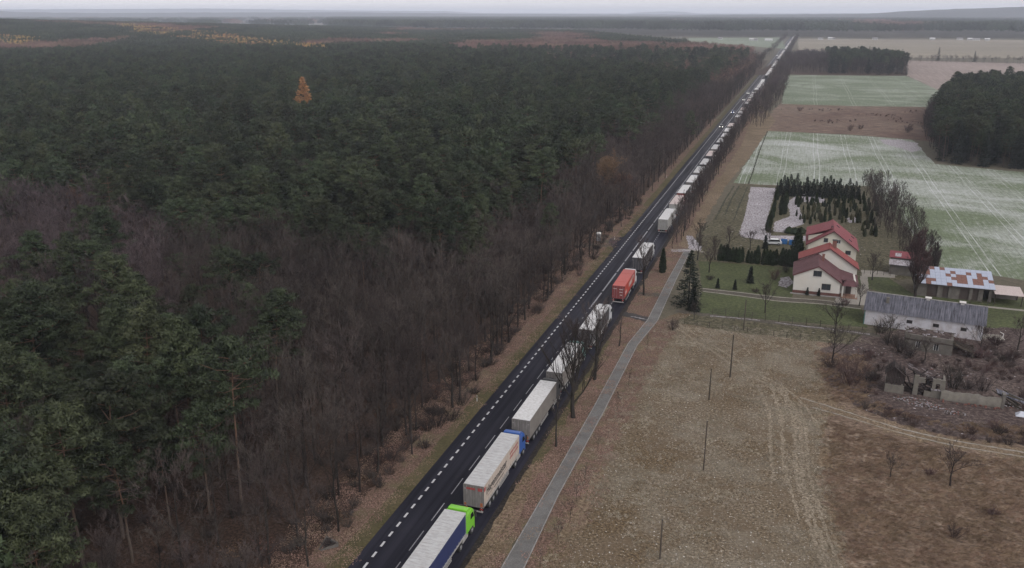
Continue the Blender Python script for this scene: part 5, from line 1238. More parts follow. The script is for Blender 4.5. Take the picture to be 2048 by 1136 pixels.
for (y0, y1, z1_, z2_) in ((1.0, 1.5, 1.9, 2.6), (1.8, 2.3, 2.0, 2.7), (5.0, 5.4, 2.3, 3.2), (5.7, 6.0, 2.3, 3.3), (6.3, 6.9, 2.4, 3.3), (7.2, 7.5, 2.4, 3.4), (7.9, 8.6, 2.5, 3.4), (9.0, 9.3, 2.9, 3.6), (9.6, 10.3, 2.9, 3.6)): b.box(1.264, 1.27, y0, y1, z1_, z2_)
obj('side_print', b.mesh('side_print', M['whiteprint']), t)
obj('rear_print', MB().box(.15, .9, -.055, -.048, 3.2, 3.32).box(.2, .85, -.055, -.048, 2.6, 2.72).box(.3, .8, -.055, -.048, 2.0, 2.12).box(-1.0, -.3, -.055, -.048, 3.3, 3.4).mesh('rear_print', M['whiteprint']), t)
t = lorry(4.55, 185.6, 'white roofed lorry with dark slate grey rear doors ahead of the red container', 'white', 'darkside', 'darkgrey', 'whitecab', ribs=10, frame='darkgrey')
t = lorry(4.1, 225.5, 'lorry with weathered pale striped rear doors, last before the gap in the queue', 'white', 'silver', 'silver', 'whitecab', ribs=12, frame='silver')
b = MB()
for i in range(8): b.box(-1.2 + i * .31, -1.1 + i * .31, -.03, -.02, 1.25, 3.8)
obj('door_rib', b.mesh('door_rib', M['greydoor']), t)
spec = [(4.0, 245.6, 'pinkwhite', 'greyside', 'silver', 'redcab', 'lorry with a faded pinkish roof and a dark red cab'), (3.9, 262.6, 'white', 'darkside', 'reddoor', 'whitecab', 'white roofed lorry with a dark red rear, in front of the pinkish roofed one'),
        (4.2, 281.4, 'white', 'greyside', 'greydoor', 'blue', 'white roofed lorry with a blue cab, tenth in the queue'), (4.2, 300.0, 'dirtywhite', 'greyside', 'greydoor', 'teal', 'greyish roofed lorry half hidden by young trees with a teal cab'),
        (4.3, 318.0, 'dirtywhite', 'darkside', 'darkgrey', 'whitecab', 'dull roofed lorry with a dark grey rear behind the young trees'), (4.3, 338.7, 'pinkwhite', 'greyside', 'darkgrey', 'whitecab', 'pale pinkish roofed lorry with a dark rear behind the young trees')]
for x, y, rf, sd_, dr, cb, lab in spec: lorry(x, y, lab, rf, sd_, dr, cb, lod=1, ribs=10)
yy = 357.0; i = 0; rq = random.Random(12); gaps = {5, 9, 15, 22, 23, 30, 38, 39, 47, 55, 56, 64, 72, 80, 88}
while yy < 2280:
    if i not in gaps:
        far = yy > 640
        rf = rq.choice(['white', 'white', 'white', 'dirtywhite', 'white', 'pinkwhite']); cb = rq.choice(['whitecab', 'whitecab', 'blue', 'redcab', 'teal']); sd_ = rq.choice(['white', 'greyside', 'darkside', 'greyside'])
        lab = ('small pale roofed lorry far up the queue near the horizon' if yy > 1100 else 'white roofed lorry in the distant part of the queue beyond the parked van' if far else 'pale roofed lorry in the middle part of the queue beside the fallow field')
        grp = 'lorries at the far end of the queue' if yy > 1100 else 'lorries in the distant part of the queue' if far else 'lorries in the middle of the queue'
        lorry(4.5 + rq.uniform(-.25, .25), yy, lab, rf, sd_, rq.choice(['greydoor', 'silver', 'darkgrey']), cb, lod=2 if far else 1, group=grp, ribs=8)
        yy += rq.uniform(18.2, 20.5)
    else: yy += rq.uniform(12, 26)
    i += 1

# cars on the left lane
M['carblue'] = paint('blue_car_paint', (.03, .09, .30), .25, False); M['cardark'] = paint('black_car_paint', (.02, .02, .024), .25, False)
lampm, ln, lb = mat_base('lit_headlamp'); lb.inputs['Emission Color'].default_value = (1, .97, .9, 1); lb.inputs['Emission Strength'].default_value = 3; lb.inputs['Base Color'].default_value = (.9, .9, .9, 1)
def car(x, y, rz, col, label, lit=False, van=False, z=.035):
    t = thing('car', label, 'car', (x, y, z), rz); L = 4.5; h = 1.45 if not van else 2.1
    body = [(-2.2, .35), (-2.22, .75), (-2.1, .95), (2.0, .92 if van else .80), (2.2, .65), (2.2, .35)]
    roofp = [(-1.9, .93), (-1.55, h - .04), (-1.2, h), (.55, h), (1.35, .9)]
    obj('body', MB().prism(body, -.88, .88).mesh('body', M[col], .06), t)
    obj('cabin', MB().prism(roofp, -.74, .74).mesh('cabin', M['glass'], .05), t)
    obj('roof', MB().box(-.66, .66, -1.35, .5, h - .01, h + .03).mesh('roof', M[col], .02), t)
    for a in (-1, 1):
        for b_ in (-1.4, 1.4): wheel(t, a * .8, b_, .2, .32)
        obj('headlight', MB().box(a * .66 - .17, a * .66 + .17, 2.16, 2.215, .58, .76).mesh('headlight', lampm if lit else M['guard'], .02), t)
        obj('tail_light', MB().box(a * .68 - .14, a * .68 + .14, -2.25, -2.2, .68, .84).mesh('tail_light', M['redlight']), t)
    obj('windscreen', MB().add([(-.66, 1.33, .95), (.66, 1.33, .95), (.6, .64, h - .06), (-.6, .64, h - .06)], [(0, 1, 2, 3)]).mesh('windscreen', M['glass']), t)
    return t
car(-1.9, 461, PI, 'cardark', 'dark oncoming car with both headlights lit', True)
car(-1.9, 533, PI, 'carblue', 'blue oncoming car further up the empty lane', True)
car(-.9, 615, PI, 'silver', 'first small white car beyond the blue car on the left lane', True)
car(-1.5, 668, PI, 'silver', 'second small white car, furthest up the left lane', True)
car(-1.9, 1300, PI, 'whitecab', 'distant white car near the end of the road', True)
x, y = G(1545, 489); car(x, y, R(98), 'whitecab', 'white car parked behind the thuja hedge near the blue pallets', z=.03)

# ------------------------------------------------------------------ roadside furniture
M['wood'] = bark('weathered_wood', (.05, .042, .035), (.13, .11, .09)); M['markwhite'] = simple('white_plastic', (.55, .55, .53), .5, .15, 5.0)
def delineator(x, y, label):
    t = thing('marker_post', label, 'marker post', (x, y, 0))
    obj('post', MB().box(-.06, .06, -.04, .04, 0, 1.0).mesh('post', M['markwhite'], .01), t); obj('band', MB().box(-.064, .064, -.044, .044, .68, .86).mesh('band', M['black']), t)
    obj('reflector', MB().box(-.03, .03, -.05, -.045, .72, .82).mesh('reflector', M['redlight']), t)
delineator(*G(954, 803), 'white marker post in the leaves on the left verge, nearest the camera')
delineator(*G(1229, 480), 'marker post beside the dark apron of the forest track'); delineator(*G(1333, 356), 'marker post on the left verge far beyond the forest track')
# portable cabin at the forest track
x, y = G(1197, 482); t = thing('portable_toilet', 'grey and white plastic cabin standing at the mouth of the forest track', 'portable toilet', (x, y, .02), R(8))
obj('cabin', MB().box(-.55, .55, -.55, .55, .1, 2.1).mesh('cabin', simple('grey_plastic', (.23, .23, .235), .6, .1), .03), t)
obj('door', MB().box(-.42, .42, -.60, -.555, .2, 2.0).mesh('door', simple('pale_grey_door', (.33, .33, .34), .6, .25, 4.0)), t)
obj('roof', MB().add([(-.6, -.62, 2.1), (.6, -.62, 2.1), (.6, .62, 2.1), (-.6, .62, 2.1), (-.35, -.4, 2.32), (.35, -.4, 2.32), (.35, .4, 2.32), (-.35, .4, 2.32)], [(0, 1, 5, 4), (1, 2, 6, 5), (2, 3, 7, 6), (3, 0, 4, 7), (4, 5, 6, 7)]).mesh('roof', M['whiteprint']), t)
obj('corner_trim', MB().box(.55, .66, -.66, -.55, .1, 2.15).mesh('corner_trim', M['whiteprint']), t)
obj('skid', MB().box(-.55, -.45, -.6, .6, 0, .1).box(.45, .55, -.6, .6, 0, .1).mesh('skid', M['chassis']), t)
# culvert mouth in the ditch at the bottom left
x, y = G(656, 1092); t = thing('culvert', 'dark concrete culvert mouth in the ditch at the forest edge', 'culvert', (x, y, 0), R(-20))
cm = simple('dark_wet_concrete', (.035, .036, .042), .6, .3, 2.0); ce = simple('mossy_concrete', (.11, .10, .09), .9, .3, 2.0)
obj('headwall', MB().box(-1.0, 1.0, .5, .7, 0, .55).mesh('headwall', ce, .03), t)
obj('wing_wall', MB().add([(-1.0, .5, 0), (-.85, .5, 0), (-.1, -1.1, 0), (-.2, -1.2, 0), (-1.0, .5, .5), (-.85, .5, .5), (-.1, -1.1, .15), (-.2, -1.2, .15)], [(0, 1, 2, 3), (4, 7, 6, 5), (0, 4, 5, 1), (1, 5, 6, 2), (2, 6, 7, 3), (3, 7, 4, 0)]).mesh('wing_wall', ce), t)
obj('wing_wall', MB().add([(1.0, .5, 0), (.85, .5, 0), (.0, -1.1, 0), (.15, -1.2, 0), (1.0, .5, .5), (.85, .5, .5), (.0, -1.1, .15), (.15, -1.2, .15)], [(0, 3, 2, 1), (4, 5, 6, 7), (0, 1, 5, 4), (1, 2, 6, 5), (2, 3, 7, 6), (3, 0, 4, 7)]).mesh('wing_wall', ce), t)
obj('channel_bed', MB().add([(-.9, .5, .03), (.9, .5, .03), (.0, -1.1, .03)], [(0, 1, 2)]).mesh('channel_bed', cm), t)
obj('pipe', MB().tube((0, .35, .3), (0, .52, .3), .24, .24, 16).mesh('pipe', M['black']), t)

# posts of the power line and field
def post(q, h, label, r=.11, lean=(0, 0)):
    x, y = G(*q); t = thing('wooden_pole', label, 'pole', (x, y, 0)); 
    obj('pole', MB().tube((0, 0, 0), (lean[0], lean[1], h), r, r * .7, 8).mesh('pole', M['wood']), t)
    obj('pole_cap', MB().tube((lean[0], lean[1], h), (lean[0], lean[1], h + .08), r * .8, r * .5, 8).mesh('pole_cap', M['chassis']), t); return t
post((1320, 1118), 4.9, 'dark wooden pole in the meadow at the bottom, nearest the camera'); post((1407, 940), 7.0, 'tall wooden pole in the meadow, second from the camera', .09)
post((1418, 800), 5.2, 'wooden pole in the meadow above the tall one'); post((1460, 755), 7.4, 'wooden pole where the wheel tracks cross the meadow', .12)
post((1487, 660), 6.0, 'wooden pole with two stays at the farm lane below the lawn', .12)
# wire fences
def fence(name, p0, p1, n, h, label, wires=3, r=.05):
    A = Vector((*G(*p0), 0)); B = Vector((*G(*p1), 0)); t = thing(name, label, 'fence', tuple(A)); d = B - A
    pm = MB().tube((0, 0, 0), (0, 0, h), r, r, 6).mesh('fence_post', M['wood'])
    for i in range(n): obj('fence_post', pm, t, tuple(d * i / (n - 1)))
    for w_ in range(wires):
        z = h * (w_ + 1) / (wires + .3); obj('fence_wire', MB().tube((0, 0, z), (d.x, d.y, z), .012, .012, 4).mesh('fence_wire', M['chassis']), t)
fence('wire_fence', (1425, 629), (1640, 655), 9, 1.5, 'wire fence of thin dark posts between the front lawn and the farm lane')
fence('wire_fence', (1345, 645), (1600, 679), 11, 1.1, 'low wire fence along the edge of the dry meadow')
fence('wire_fence', (1640, 655), (1752, 671), 5, 1.4, 'short wire fence from the lane towards the white barn')
fence('yard_fence', (1728, 548), (1780, 552), 5, 1.3, 'pale yard fence between the houses and the red roofed shed')
# blue pallets
x, y = G(1575, 488)
for dx, dy, lab in ((-.9, .1, 'left stack of bright blue crates behind the thuja hedge'), (1.1, -.2, 'right stack of bright blue crates next to the tall thuja')):
    t = thing('crate_stack', lab, 'crates', (x + dx, y + dy, 0.03)); bl = simple('blue_plastic', (.02, .13, .36), .5, .2, 2.0)
    for k in range(3):
        obj('crate', MB().box(-.8, .8, -.6, .6, k * .38, k * .38 + .08).box(-.8, .8, -.6, -.54, k * .38 + .08, k * .38 + .34).box(-.8, .8, .54, .6, k * .38 + .08, k * .38 + .34).box(-.8, -.74, -.54, .54, k * .38 + .08, k * .38 + .34).box(.74, .8, -.54, .54, k * .38 + .08, k * .38 + .34).mesh('crate', bl), t)

# ------------------------------------------------------------------ the farmhouse
M['render'] = simple('cream_render', (.56, .545, .51), .85, .06, .6, dirt=((.40, .36, .30), .5, (1, 1, .4), .5)); M['render2'] = simple('pale_yellow_render', (.55, .52, .44), .85, .06, .6)
M['plinth'] = simple('brown_plinth', (.11, .045, .035), .8, .25, 3.0); M['barge'] = simple('dark_red_bargeboard', (.10, .028, .03), .6, .2)
def roofmat(name, col, var=.12):
    m, n, b = mat_base(name); tc = N(n, 'ShaderNodeTexCoord')
    w = N(n, 'ShaderNodeTexWave', wave_type='BANDS', bands_direction='Y'); w.inputs['Scale'].default_value = 1.6; w.inputs['Distortion'].default_value = .3
    n.links.new(tc.outputs['Object'], w.inputs[0]); f = noise_node(n, .8, 7, .7)
    c = ramp(n, f, [(.3, tuple(q * (1 - var * 2) for q in col)), (.7, tuple(q * (1 + var) for q in col))])
    c = mix(n, .25, c, ramp(n, w.outputs[0], [(0, tuple(q * .6 for q in col)), (1, tuple(q * 1.2 for q in col))]))
    n.links.new(c, b.inputs['Base Color']); b.inputs['Roughness'].default_value = .8; b.inputs['Specular IOR Level'].default_value = .15; bump(n, b, w.outputs[0], .5, .04); return m
M['roof_old'] = roofmat('old_dark_red_roof', (.085, .040, .044), .2); M['roof_red'] = roofmat('bright_red_roof', (.175, .047, .044)); M['roof_back'] = roofmat('crimson_red_roof', (.150, .045, .052))
M['frame'] = simple('dark_window_frame', (.05, .035, .03), .5, .2); M['whiteframe'] = simple('white_window_frame', (.55, .55, .55), .5, .1); M['brick'] = simple('brick_chimney', (.17, .07, .055), .9, .3, 4.0)
M['pane'] = simple('window_pane', (.035, .04, .048), .12, .2, 2.0, spec=.5)
def gable(t, x0, x1, xr, y0, y1, el, er, zr, wall, roofm, oh=.35, ohy=.4, name='wall'):
    """gable-fronted block: ridge along Y at xr"""
    b = MB(); P = [(x0, 0), (x1, 0), (x1, er), (xr, zr), (x0, el)]
    n = 5; b.add([(x, y0, z) for x, z in P] + [(x, y1, z) for x, z in P], [(0, 1, 2, 3, 4), (9, 8, 7, 6, 5)] + [(i, (i + 1) % n, n + (i + 1) % n, n + i) for i in (0, 1, 4)])
    obj('wall', b.mesh('wall', M[wall]), t)
    sl = (zr - el) / (xr - x0); sr = (zr - er) / (x1 - xr); th = .14; up_ = .02
    for side in (0, 1):
        if side == 0: xe, ze = x0 - oh, el - sl * oh
        else: xe, ze = x1 + oh, er - sr * oh
        q = [(xr, y0 - ohy, zr + th + up_), (xr, y1 + ohy, zr + th + up_), (xe, y1 + ohy, ze + th + up_), (xe, y0 - ohy, ze + th + up_)]
        if side: q = q[::-1]
        r_ = obj('roof', MB().slab(q, th).mesh('roof', M[roofm]), t)
        lo = Vector((xr, y0 - ohy - .03, zr + .02)); hi = Vector((xe, y0 - ohy - .03, ze + .02))
        bb = MB(); bb.add([(lo.x, lo.y, lo.z - .1), (hi.x, hi.y, hi.z - .1), (hi.x, hi.y, hi.z + .2), (lo.x, lo.y, lo.z + .2), (lo.x, lo.y + .03, lo.z - .1), (hi.x, hi.y + .03, hi.z - .1), (hi.x, hi.y + .03, hi.z + .2), (lo.x, lo.y + .03, lo.z + .2)],
                           [(0, 1, 2, 3), (7, 6, 5, 4), (0, 4, 5, 1), (1, 5, 6, 2), (2, 6, 7, 3), (3, 7, 4, 0)])
        obj('bargeboard', bb.mesh('bargeboard', M['barge']), r_)
        g = MB().tube((xe, y0 - ohy, ze + .02), (xe, y1 + ohy, ze + .02), .07, .07, 6); obj('gutter', g.mesh('gutter', M['barge']), r_)
def window(t, xa, xb, za, zb, Y, fm='frame', cols=2, sill=True):
    """window on a wall facing -Y"""
    b = MB(); f = .07
    b.box(xa, xb, Y - .04, Y + .03, za, za + f).box(xa, xb, Y - .04, Y + .03, zb - f, zb).box(xa, xa + f, Y - .04, Y + .03, za + f, zb - f).box(xb - f, xb, Y - .04, Y + .03, za + f, zb - f)
    for i in range(1, cols): xx = xa + (xb - xa) * i / cols; b.box(xx - .03, xx + .03, Y - .035, Y + .03, za + f, zb - f)
    w = obj('window', b.mesh('window', M[fm]), t)
    obj('pane', MB().box(xa + f, xb - f, Y - .012, Y - .006, za + f, zb - f).mesh('pane', M['pane']), w)
    if sill: obj('sill', MB().box(xa - .08, xb + .08, Y - .12, Y, za - .07, za - .002).mesh('sill', M['whiteframe']), w)
def wpx(t, ax, ay, bx, by, Y, **k):
    x0, z1 = onY(ax, ay, Y); x1, z0 = onY(bx, by, Y); window(t, x0, x1, z0, z1, Y, **k)
def onwall(px, py, Y): return onY(px, py, Y)
H1 = thing('farmhouse', 'cream house in front with a dull dark red roof, two dark windows and a porch', 'house', (0, 0, 0))
fx0, fx1 = 38.6, 47.9; fY = 183.0
gable(H1, fx0, fx1, 43.3, fY, 192.9, 4.1, 3.25, 6.3, 'render', 'roof_old', .3, .3)
obj('plinth', MB().box(fx0 - .06, fx1 + .06, fY - .07, fY - .005, 0, .75).mesh('plinth', M['plinth']), H1)
obj('plinth_base', MB().box(fx0 - .5, fx1 + .4, fY - .6, fY - .08, 0, .12).mesh('plinth_base', M['kerb']), H1)
wpx(H1, 1627.5, 540.8, 1643, 553.7, fY); wpx(H1, 1643.8, 567, 1660.6, 581, fY)
obj('chimney', MB().box(44.0, 44.5, 189.6, 190.1, 5.6, 7.2).box(43.95, 44.55, 189.55, 190.15, 7.2, 7.3).mesh('chimney', M['brick']), H1)
# right wing: the catslide part of the front roof and the porch
obj('wing_wall', MB().box(fx1 + .003, 51.2, 185.6, 192.6, 0, 2.6).mesh('wing_wall', M['render']), H1)
obj('wing_roof', MB().slab([(47.9, 185.2, 3.42), (47.9, 192.9, 3.42), (51.7, 192.9, 2.35), (51.7, 185.2, 2.35)][::-1], .12).mesh('wing_roof', M['roof_old']), H1)
pr = obj('porch_roof', MB().add([(48.3, 183.0, 2.55), (51.4, 183.0, 2.55), (51.4, 185.8, 2.55), (48.3, 185.8, 2.55), (49.1, 184.6, 3.3), (50.6, 184.6, 3.3), (50.6, 185.8, 3.3), (49.1, 185.8, 3.3)],
     [(0, 1, 5, 4), (1, 2, 6, 5), (2, 3, 7, 6), (3, 0, 4, 7), (4, 5, 6, 7), (3, 2, 1, 0)]).mesh('porch_roof', M['roof_old']), H1)
for x, y in ((48.5, 183.2), (51.2, 183.2)): obj('porch_column', MB().box(x - .12, x + .12, y - .12, y + .12, .15, 2.55).mesh('porch_column', M['render']), H1)
obj('porch_step', MB().box(48.2, 51.5, 182.6, 185.59, 0, .15).mesh('porch_step', simple('brown_tiles', (.22, .12, .08), .8, .2)), H1)
d_ = obj('front_door', MB().box(49.2, 50.3, 185.52, 185.597, .15, 2.2).mesh('front_door', M['frame']), H1); obj('handle', MB().box(50.1, 50.16, 185.46, 185.52, 1.1, 1.2).mesh('handle', M['rim']), d_)
H2 = thing('farmhouse', 'middle house block with a bright red roof and a brick chimney behind the front house', 'house', (0, 0, 0))
gable(H2, 39.6, 51.6, 45.6, 193.2, 198.2, 5.0, 3.75, 7.7, 'render', 'roof_red', .4, .35)
x, z = onY(1669, 500, 196.5)
ch = obj('chimney', MB().box(46.1, 47.0, 196.2, 196.9, 6.8, 8.9).mesh('chimney', M['brick']), H2); obj('chimney_cap', MB().box(46.0, 47.1, 196.1, 197.0, 8.9, 9.02).mesh('chimney_cap', M['chassis']), ch)
H3 = thing('farmhouse', 'back house with a crimson roof, pale yellow gable and a raised side wing', 'house', (0, 0, 0))
gable(H3, 41.2, 52.0, 46.6, 206.0, 217.8, 5.3, 4.7, 8.7, 'render2', 'roof_back', .5, .5)
wpx(H3, 1648, 476, 1655.7, 484.8, 206.0, cols=1); wpx(H3, 1670.5, 479, 1681, 487.8, 206.0, fm='whiteframe', cols=3); 
x0, z1 = onY(1691, 501, 206.0); window(H3, x0, x0 + 1.2, z1 - 1.0, z1, 206.0, cols=2)
dm = MB(); dm.add([(41.2, 208.6, 5.2), (45.6, 208.6, 5.2), (45.6, 208.6, 7.75), (41.2, 208.6, 6.7), (41.2, 216, 5.2), (45.6, 216, 5.2), (45.6, 216, 7.75), (41.2, 216, 6.7)], [(0, 1, 2, 3), (7, 6, 5, 4), (0, 3, 7, 4)])
obj('dormer_wall', dm.mesh('dormer_wall', M['render2']), H3)
obj('dormer_roof', MB().slab([(46.5, 208.2, 8.85), (40.7, 208.2, 6.75), (40.7, 216.4, 6.75), (46.5, 216.4, 8.85)], .14).mesh('dormer_roof', M['roof_back']), H3)
obj('chimney', MB().box(46.0, 46.5, 208.7, 209.3, 7.6, 9.3).mesh('chimney', M['roof_old']), H3)
for (yy_, xx_) in ((214.5, 47.8), (209.6, 50.6), (215.6, 51.4)):
    zz_ = 8.7 - (xx_ - 46.6) * 4.0 / 5.4 + .2
    obj('skylight', MB().slab([(xx_ - .35, yy_ - .4, zz_ + .27), (xx_ + .35, yy_ - .4, zz_ - .25), (xx_ + .35, yy_ + .4, zz_ - .25), (xx_ - .35, yy_ + .4, zz_ + .27)], .06).mesh('skylight', M['pane']), H3)
sheet('paved_yard', [(1672, 594), (1705, 598), (1722, 575), (1720, 552), (1735, 552), (1740, 612), (1668, 606)], M['concrete_strip'], 0.034, 1, .15, 91, px=True)
sheet('paved_yard', [(1722, 540), (1790, 545), (1790, 556), (1724, 553)], M['concrete_strip'], 0.038, 1, .2, 92, px=True)

# ------------------------------------------------------------------ farm buildings
M['limewash'] = simple('worn_limewash', (.56, .56, .61), .9, .12, .8, dirt=((.25, .22, .20), .7, (1, 1, .6), .8)); M['eternit'] = simple('grey_corrugated_roof', (.042, .043, .058), .9, .35, 1.0, dirt=((.26, .26, .31), .6, (7, .45, .45), .40))
M['bluesheet'] = simple('bluish_white_sheet', (.36, .40, .50), .55, .08, 1.0); M['rustsheet'] = simple('rusty_sheet', (.17, .075, .055), .8, .3, 2.5); M['plaster'] = simple('stained_plaster', (.13, .118, .105), .9, .3, .8, dirt=((.07, .065, .05), .9, (1, 1, .5), .8))
def corrugated(L, W_, pitch=.22, amp=.035, mt='eternit', name='roof'):
    """sheet from y=0 (eave) to y=W_ (ridge), waves across x"""
    n = int(L / pitch) * 2; xs_c = np.linspace(0, L, n + 1); V = []; F = []
    for i, x in enumerate(xs_c):
        z = amp * (1 if i % 2 else -1); V += [(x, 0, z), (x, W_, z)]
        if i: F.append((2 * i - 2, 2 * i, 2 * i + 1, 2 * i - 1))
    return np_mesh(name, V, F, M[mt])
BA = R(-8.4); bx_, by_ = 52.0, 167.3
B1 = thing('barn', 'long whitewashed barn with a grey corrugated roof and three dark windows', 'barn', (bx_, by_, 0), BA)
BL, BD = 20.0, 7.2
b = MB(); P = [(0, 0), (BD, 0), (BD, 3.1), (BD / 2, 5.4), (0, 3.1)]
b.add([(0, y, z) for y, z in P] + [(BL, y, z) for y, z in P], [(4, 3, 2, 1, 0), (5, 6, 7, 8, 9), (0, 1, 6, 5), (1, 2, 7, 6), (4, 0, 5, 9)]); obj('wall', b.mesh('wall', M['limewash']), B1)
sl = math.atan2(2.3, 3.6); rl = math.hypot(2.3, 3.6) + .45
r1 = obj('roof', corrugated(BL + .8, rl), B1, (-.4, -.42, 3.1 - .42 * math.tan(sl) + .16)); r1.rotation_euler = (sl, 0, 0)
r2 = obj('roof', corrugated(BL + .8, rl), B1, (BL + .4, BD + .42, 3.1 - .42 * math.tan(sl) + .16)); r2.rotation_euler = (sl, 0, PI)
obj('ridge_cap', MB().tube((-.4, BD / 2, 5.55), (BL + .4, BD / 2, 5.55), .12, .12, 6).mesh('ridge_cap', M['kerb']), B1)
for f_ in (.39, .615, .845):
    xx = BL * f_; w = obj('window', MB().box(xx - .5, xx + .5, -.04, .03, 2.0, 2.08).box(xx - .5, xx + .5, -.04, .03, 1.42, 1.5).box(xx - .5, xx - .43, -.04, .03, 1.5, 2.0).box(xx + .43, xx + .5, -.04, .03, 1.5, 2.0).box(xx - .03, xx + .03, -.035, .03, 1.5, 2.0).mesh('window', M['frame']), B1)
    obj('pane', MB().box(xx - .43, xx + .43, -.012, -.006, 1.5, 2.0).mesh('pane', M['black']), w)
obj('chimney', MB().box(3.3, 3.8, 1.6, 2.1, 3.9, 5.3).box(3.25, 3.85, 1.55, 2.15, 5.3, 5.4).mesh('chimney', M['plaster']), B1)
for xx in (10.4, 16.2): obj('roof_vent', MB().box(xx - .3, xx + .3, 3.3, 3.9, 5.3, 5.8).box(xx - .55, xx + .55, 3.05, 4.15, 5.8, 5.88).mesh('roof_vent', M['whiteprint']), B1)
obj('drainpipe', MB().tube((-.1, -.1, 0), (-.1, -.1, 3.0), .06, .06, 6).mesh('drainpipe', M['teal']), B1)
# shed with the patched roof
B2 = thing('shed', 'long low shed whose bluish white roof is patched with rusty sheets', 'shed', (63.4, 189.6, 0), R(-1.5))
SL, SD = 14.2, 7.0
b = MB(); 
openings = [(2.0, 4.0), (5.0, 6.1), (8.2, 10.0), (10.6, 11.7), (12.6, 13.6)]
xx = 0
for a, c in openings + [(SL, SL)]:
    b.box(xx, a, 0, .2, 0, 2.55); xx = c
b.box(0, SL, 0, .2, 2.55, 2.9).box(0, .2, .2, SD, 0, 2.9).box(SL - .2, SL, .2, SD, 0, 2.9).box(.2, SL - .2, SD - .2, SD, 0, 4.2)
obj('wall', b.mesh('wall', M['plaster']), B2)
for a, c in openings[:4]: obj('door', MB().box(a + .01, c - .01, .22, .28, 0, 2.54).mesh('door', M['frame']), B2)
b = MB(); rq = random.Random(21); cols, rows = 15, 6; e0, z0_, z1_ = -.7, 2.95, 4.75; dep = 7.6
cellm = {}
for k, mt in (('w', 'bluesheet'), ('r', 'rustsheet')): cellm[k] = MB().box(.015, .985, .01, .99, 0, .05).mesh('roof_sheet', M[mt])
rust = {(3, 9), (3, 8), (2, 9), (2, 8), (1, 9), (4, 10), (2, 12), (3, 12), (1, 12), (2, 11), (1, 11), (3, 13), (4, 7), (2, 7), (0, 6), (4, 12), (1, 8), (3, 6), (5, 5), (2, 14)}
slope = math.atan2(z1_ - z0_, dep); rlen = math.hypot(dep, z1_ - z0_)
for r_ in range(rows):
    for c in range(cols):
        rusty = (c < 4 and rq.random() < .6) or ((r_, c) in rust)
        q = obj('roof_sheet', cellm['r' if rusty else 'w'], B2, (c * (SL + .8) / cols - .4, e0 + r_ * dep / rows, z0_ + r_ * (z1_ - z0_) / rows + .012 * rq.random()))
        q.scale = ((SL + .8) / cols * 1.0, rlen / rows, 1); q.rotation_euler = (slope, 0, 0)
obj('roof_deck', MB().slab([(-.4, e0, z0_ - .03), (SL + .4, e0, z0_ - .03), (SL + .4, e0 + dep, z1_ - .03), (-.4, e0 + dep, z1_ - .03)], .08).mesh('roof_deck', M['wood']), B2)
B3 = thing('lean_to', 'open lean to with a pale corrugated roof on the right end of the patched shed', 'shed', (77.9, 188.0, 0), R(-1.5))
for x, y in ((.1, .1), (5.0, .1), (5.0, 4.6), (.1, 4.6)): obj('post', MB().box(x - .08, x + .08, y - .08, y + .08, 0, 2.3).mesh('post', M['wood']), B3)
q = obj('roof', corrugated(5.4, 5.6, .25, .04, 'pinkwhite'), B3, (-.15, -.5, 2.42)); q.rotation_euler = (R(4), 0, 0)
obj('back_wall', MB().box(.2, 5.0, 4.7, 4.85, 0, 2.4).mesh('back_wall', M['plaster']), B3)
obj('slab', MB().box(-14, 6, -2.6, -1.6, 0, .06).mesh('slab', M['concrete_strip']), B3)
obj('rail', MB().box(-4.5, -1.2, -1.2, -1.14, .55, .62).box(-4.5, -4.4, -1.2, -1.1, 0, 1.0).box(-1.3, -1.2, -1.2, -1.1, 0, 1.0).box(-4.5, -1.2, -1.2, -1.14, .9, .97).mesh('rail', M['wood']), B3)
# red roofed shed
x, y = G(1777, 548)
B4 = thing('shed', 'small red roofed shed with a snow dusted lower roof beside the reddish tree', 'shed', (x, y, 0), R(-6))
obj('wall', MB().box(0, 7, 0, 5, 0, 2.4).mesh('wall', M['plaster']), B4)
obj('lower_roof', MB().slab([(-.2, -.5, 2.5), (7.2, -.5, 2.5), (7.2, 2.6, 3.0), (-.2, 2.6, 3.0)], .1).mesh('lower_roof', M['snowbed']), B4)
obj('upper_wall', MB().box(0, 7, 2.6, 5.6, 2.4, 3.5).mesh('upper_wall', M['plaster']), B4)
obj('roof', MB().slab([(-.3, 2.2, 3.5), (7.3, 2.2, 3.5), (7.3, 4.2, 4.6), (-.3, 4.2, 4.6)], .12).mesh('roof', M['roof_back']), B4)
obj('roof', MB().slab([(7.3, 6.2, 3.5), (-.3, 6.2, 3.5), (-.3, 4.2, 4.6), (7.3, 4.2, 4.6)], .12).mesh('roof', M['roof_red']), B4)
obj('snow_patch', MB().slab([(.9, 2.5, 3.72), (2.2, 2.5, 3.72), (2.2, 3.5, 4.27), (.9, 3.5, 4.27)], .03).mesh('snow_patch', M['snowbed']), B4)
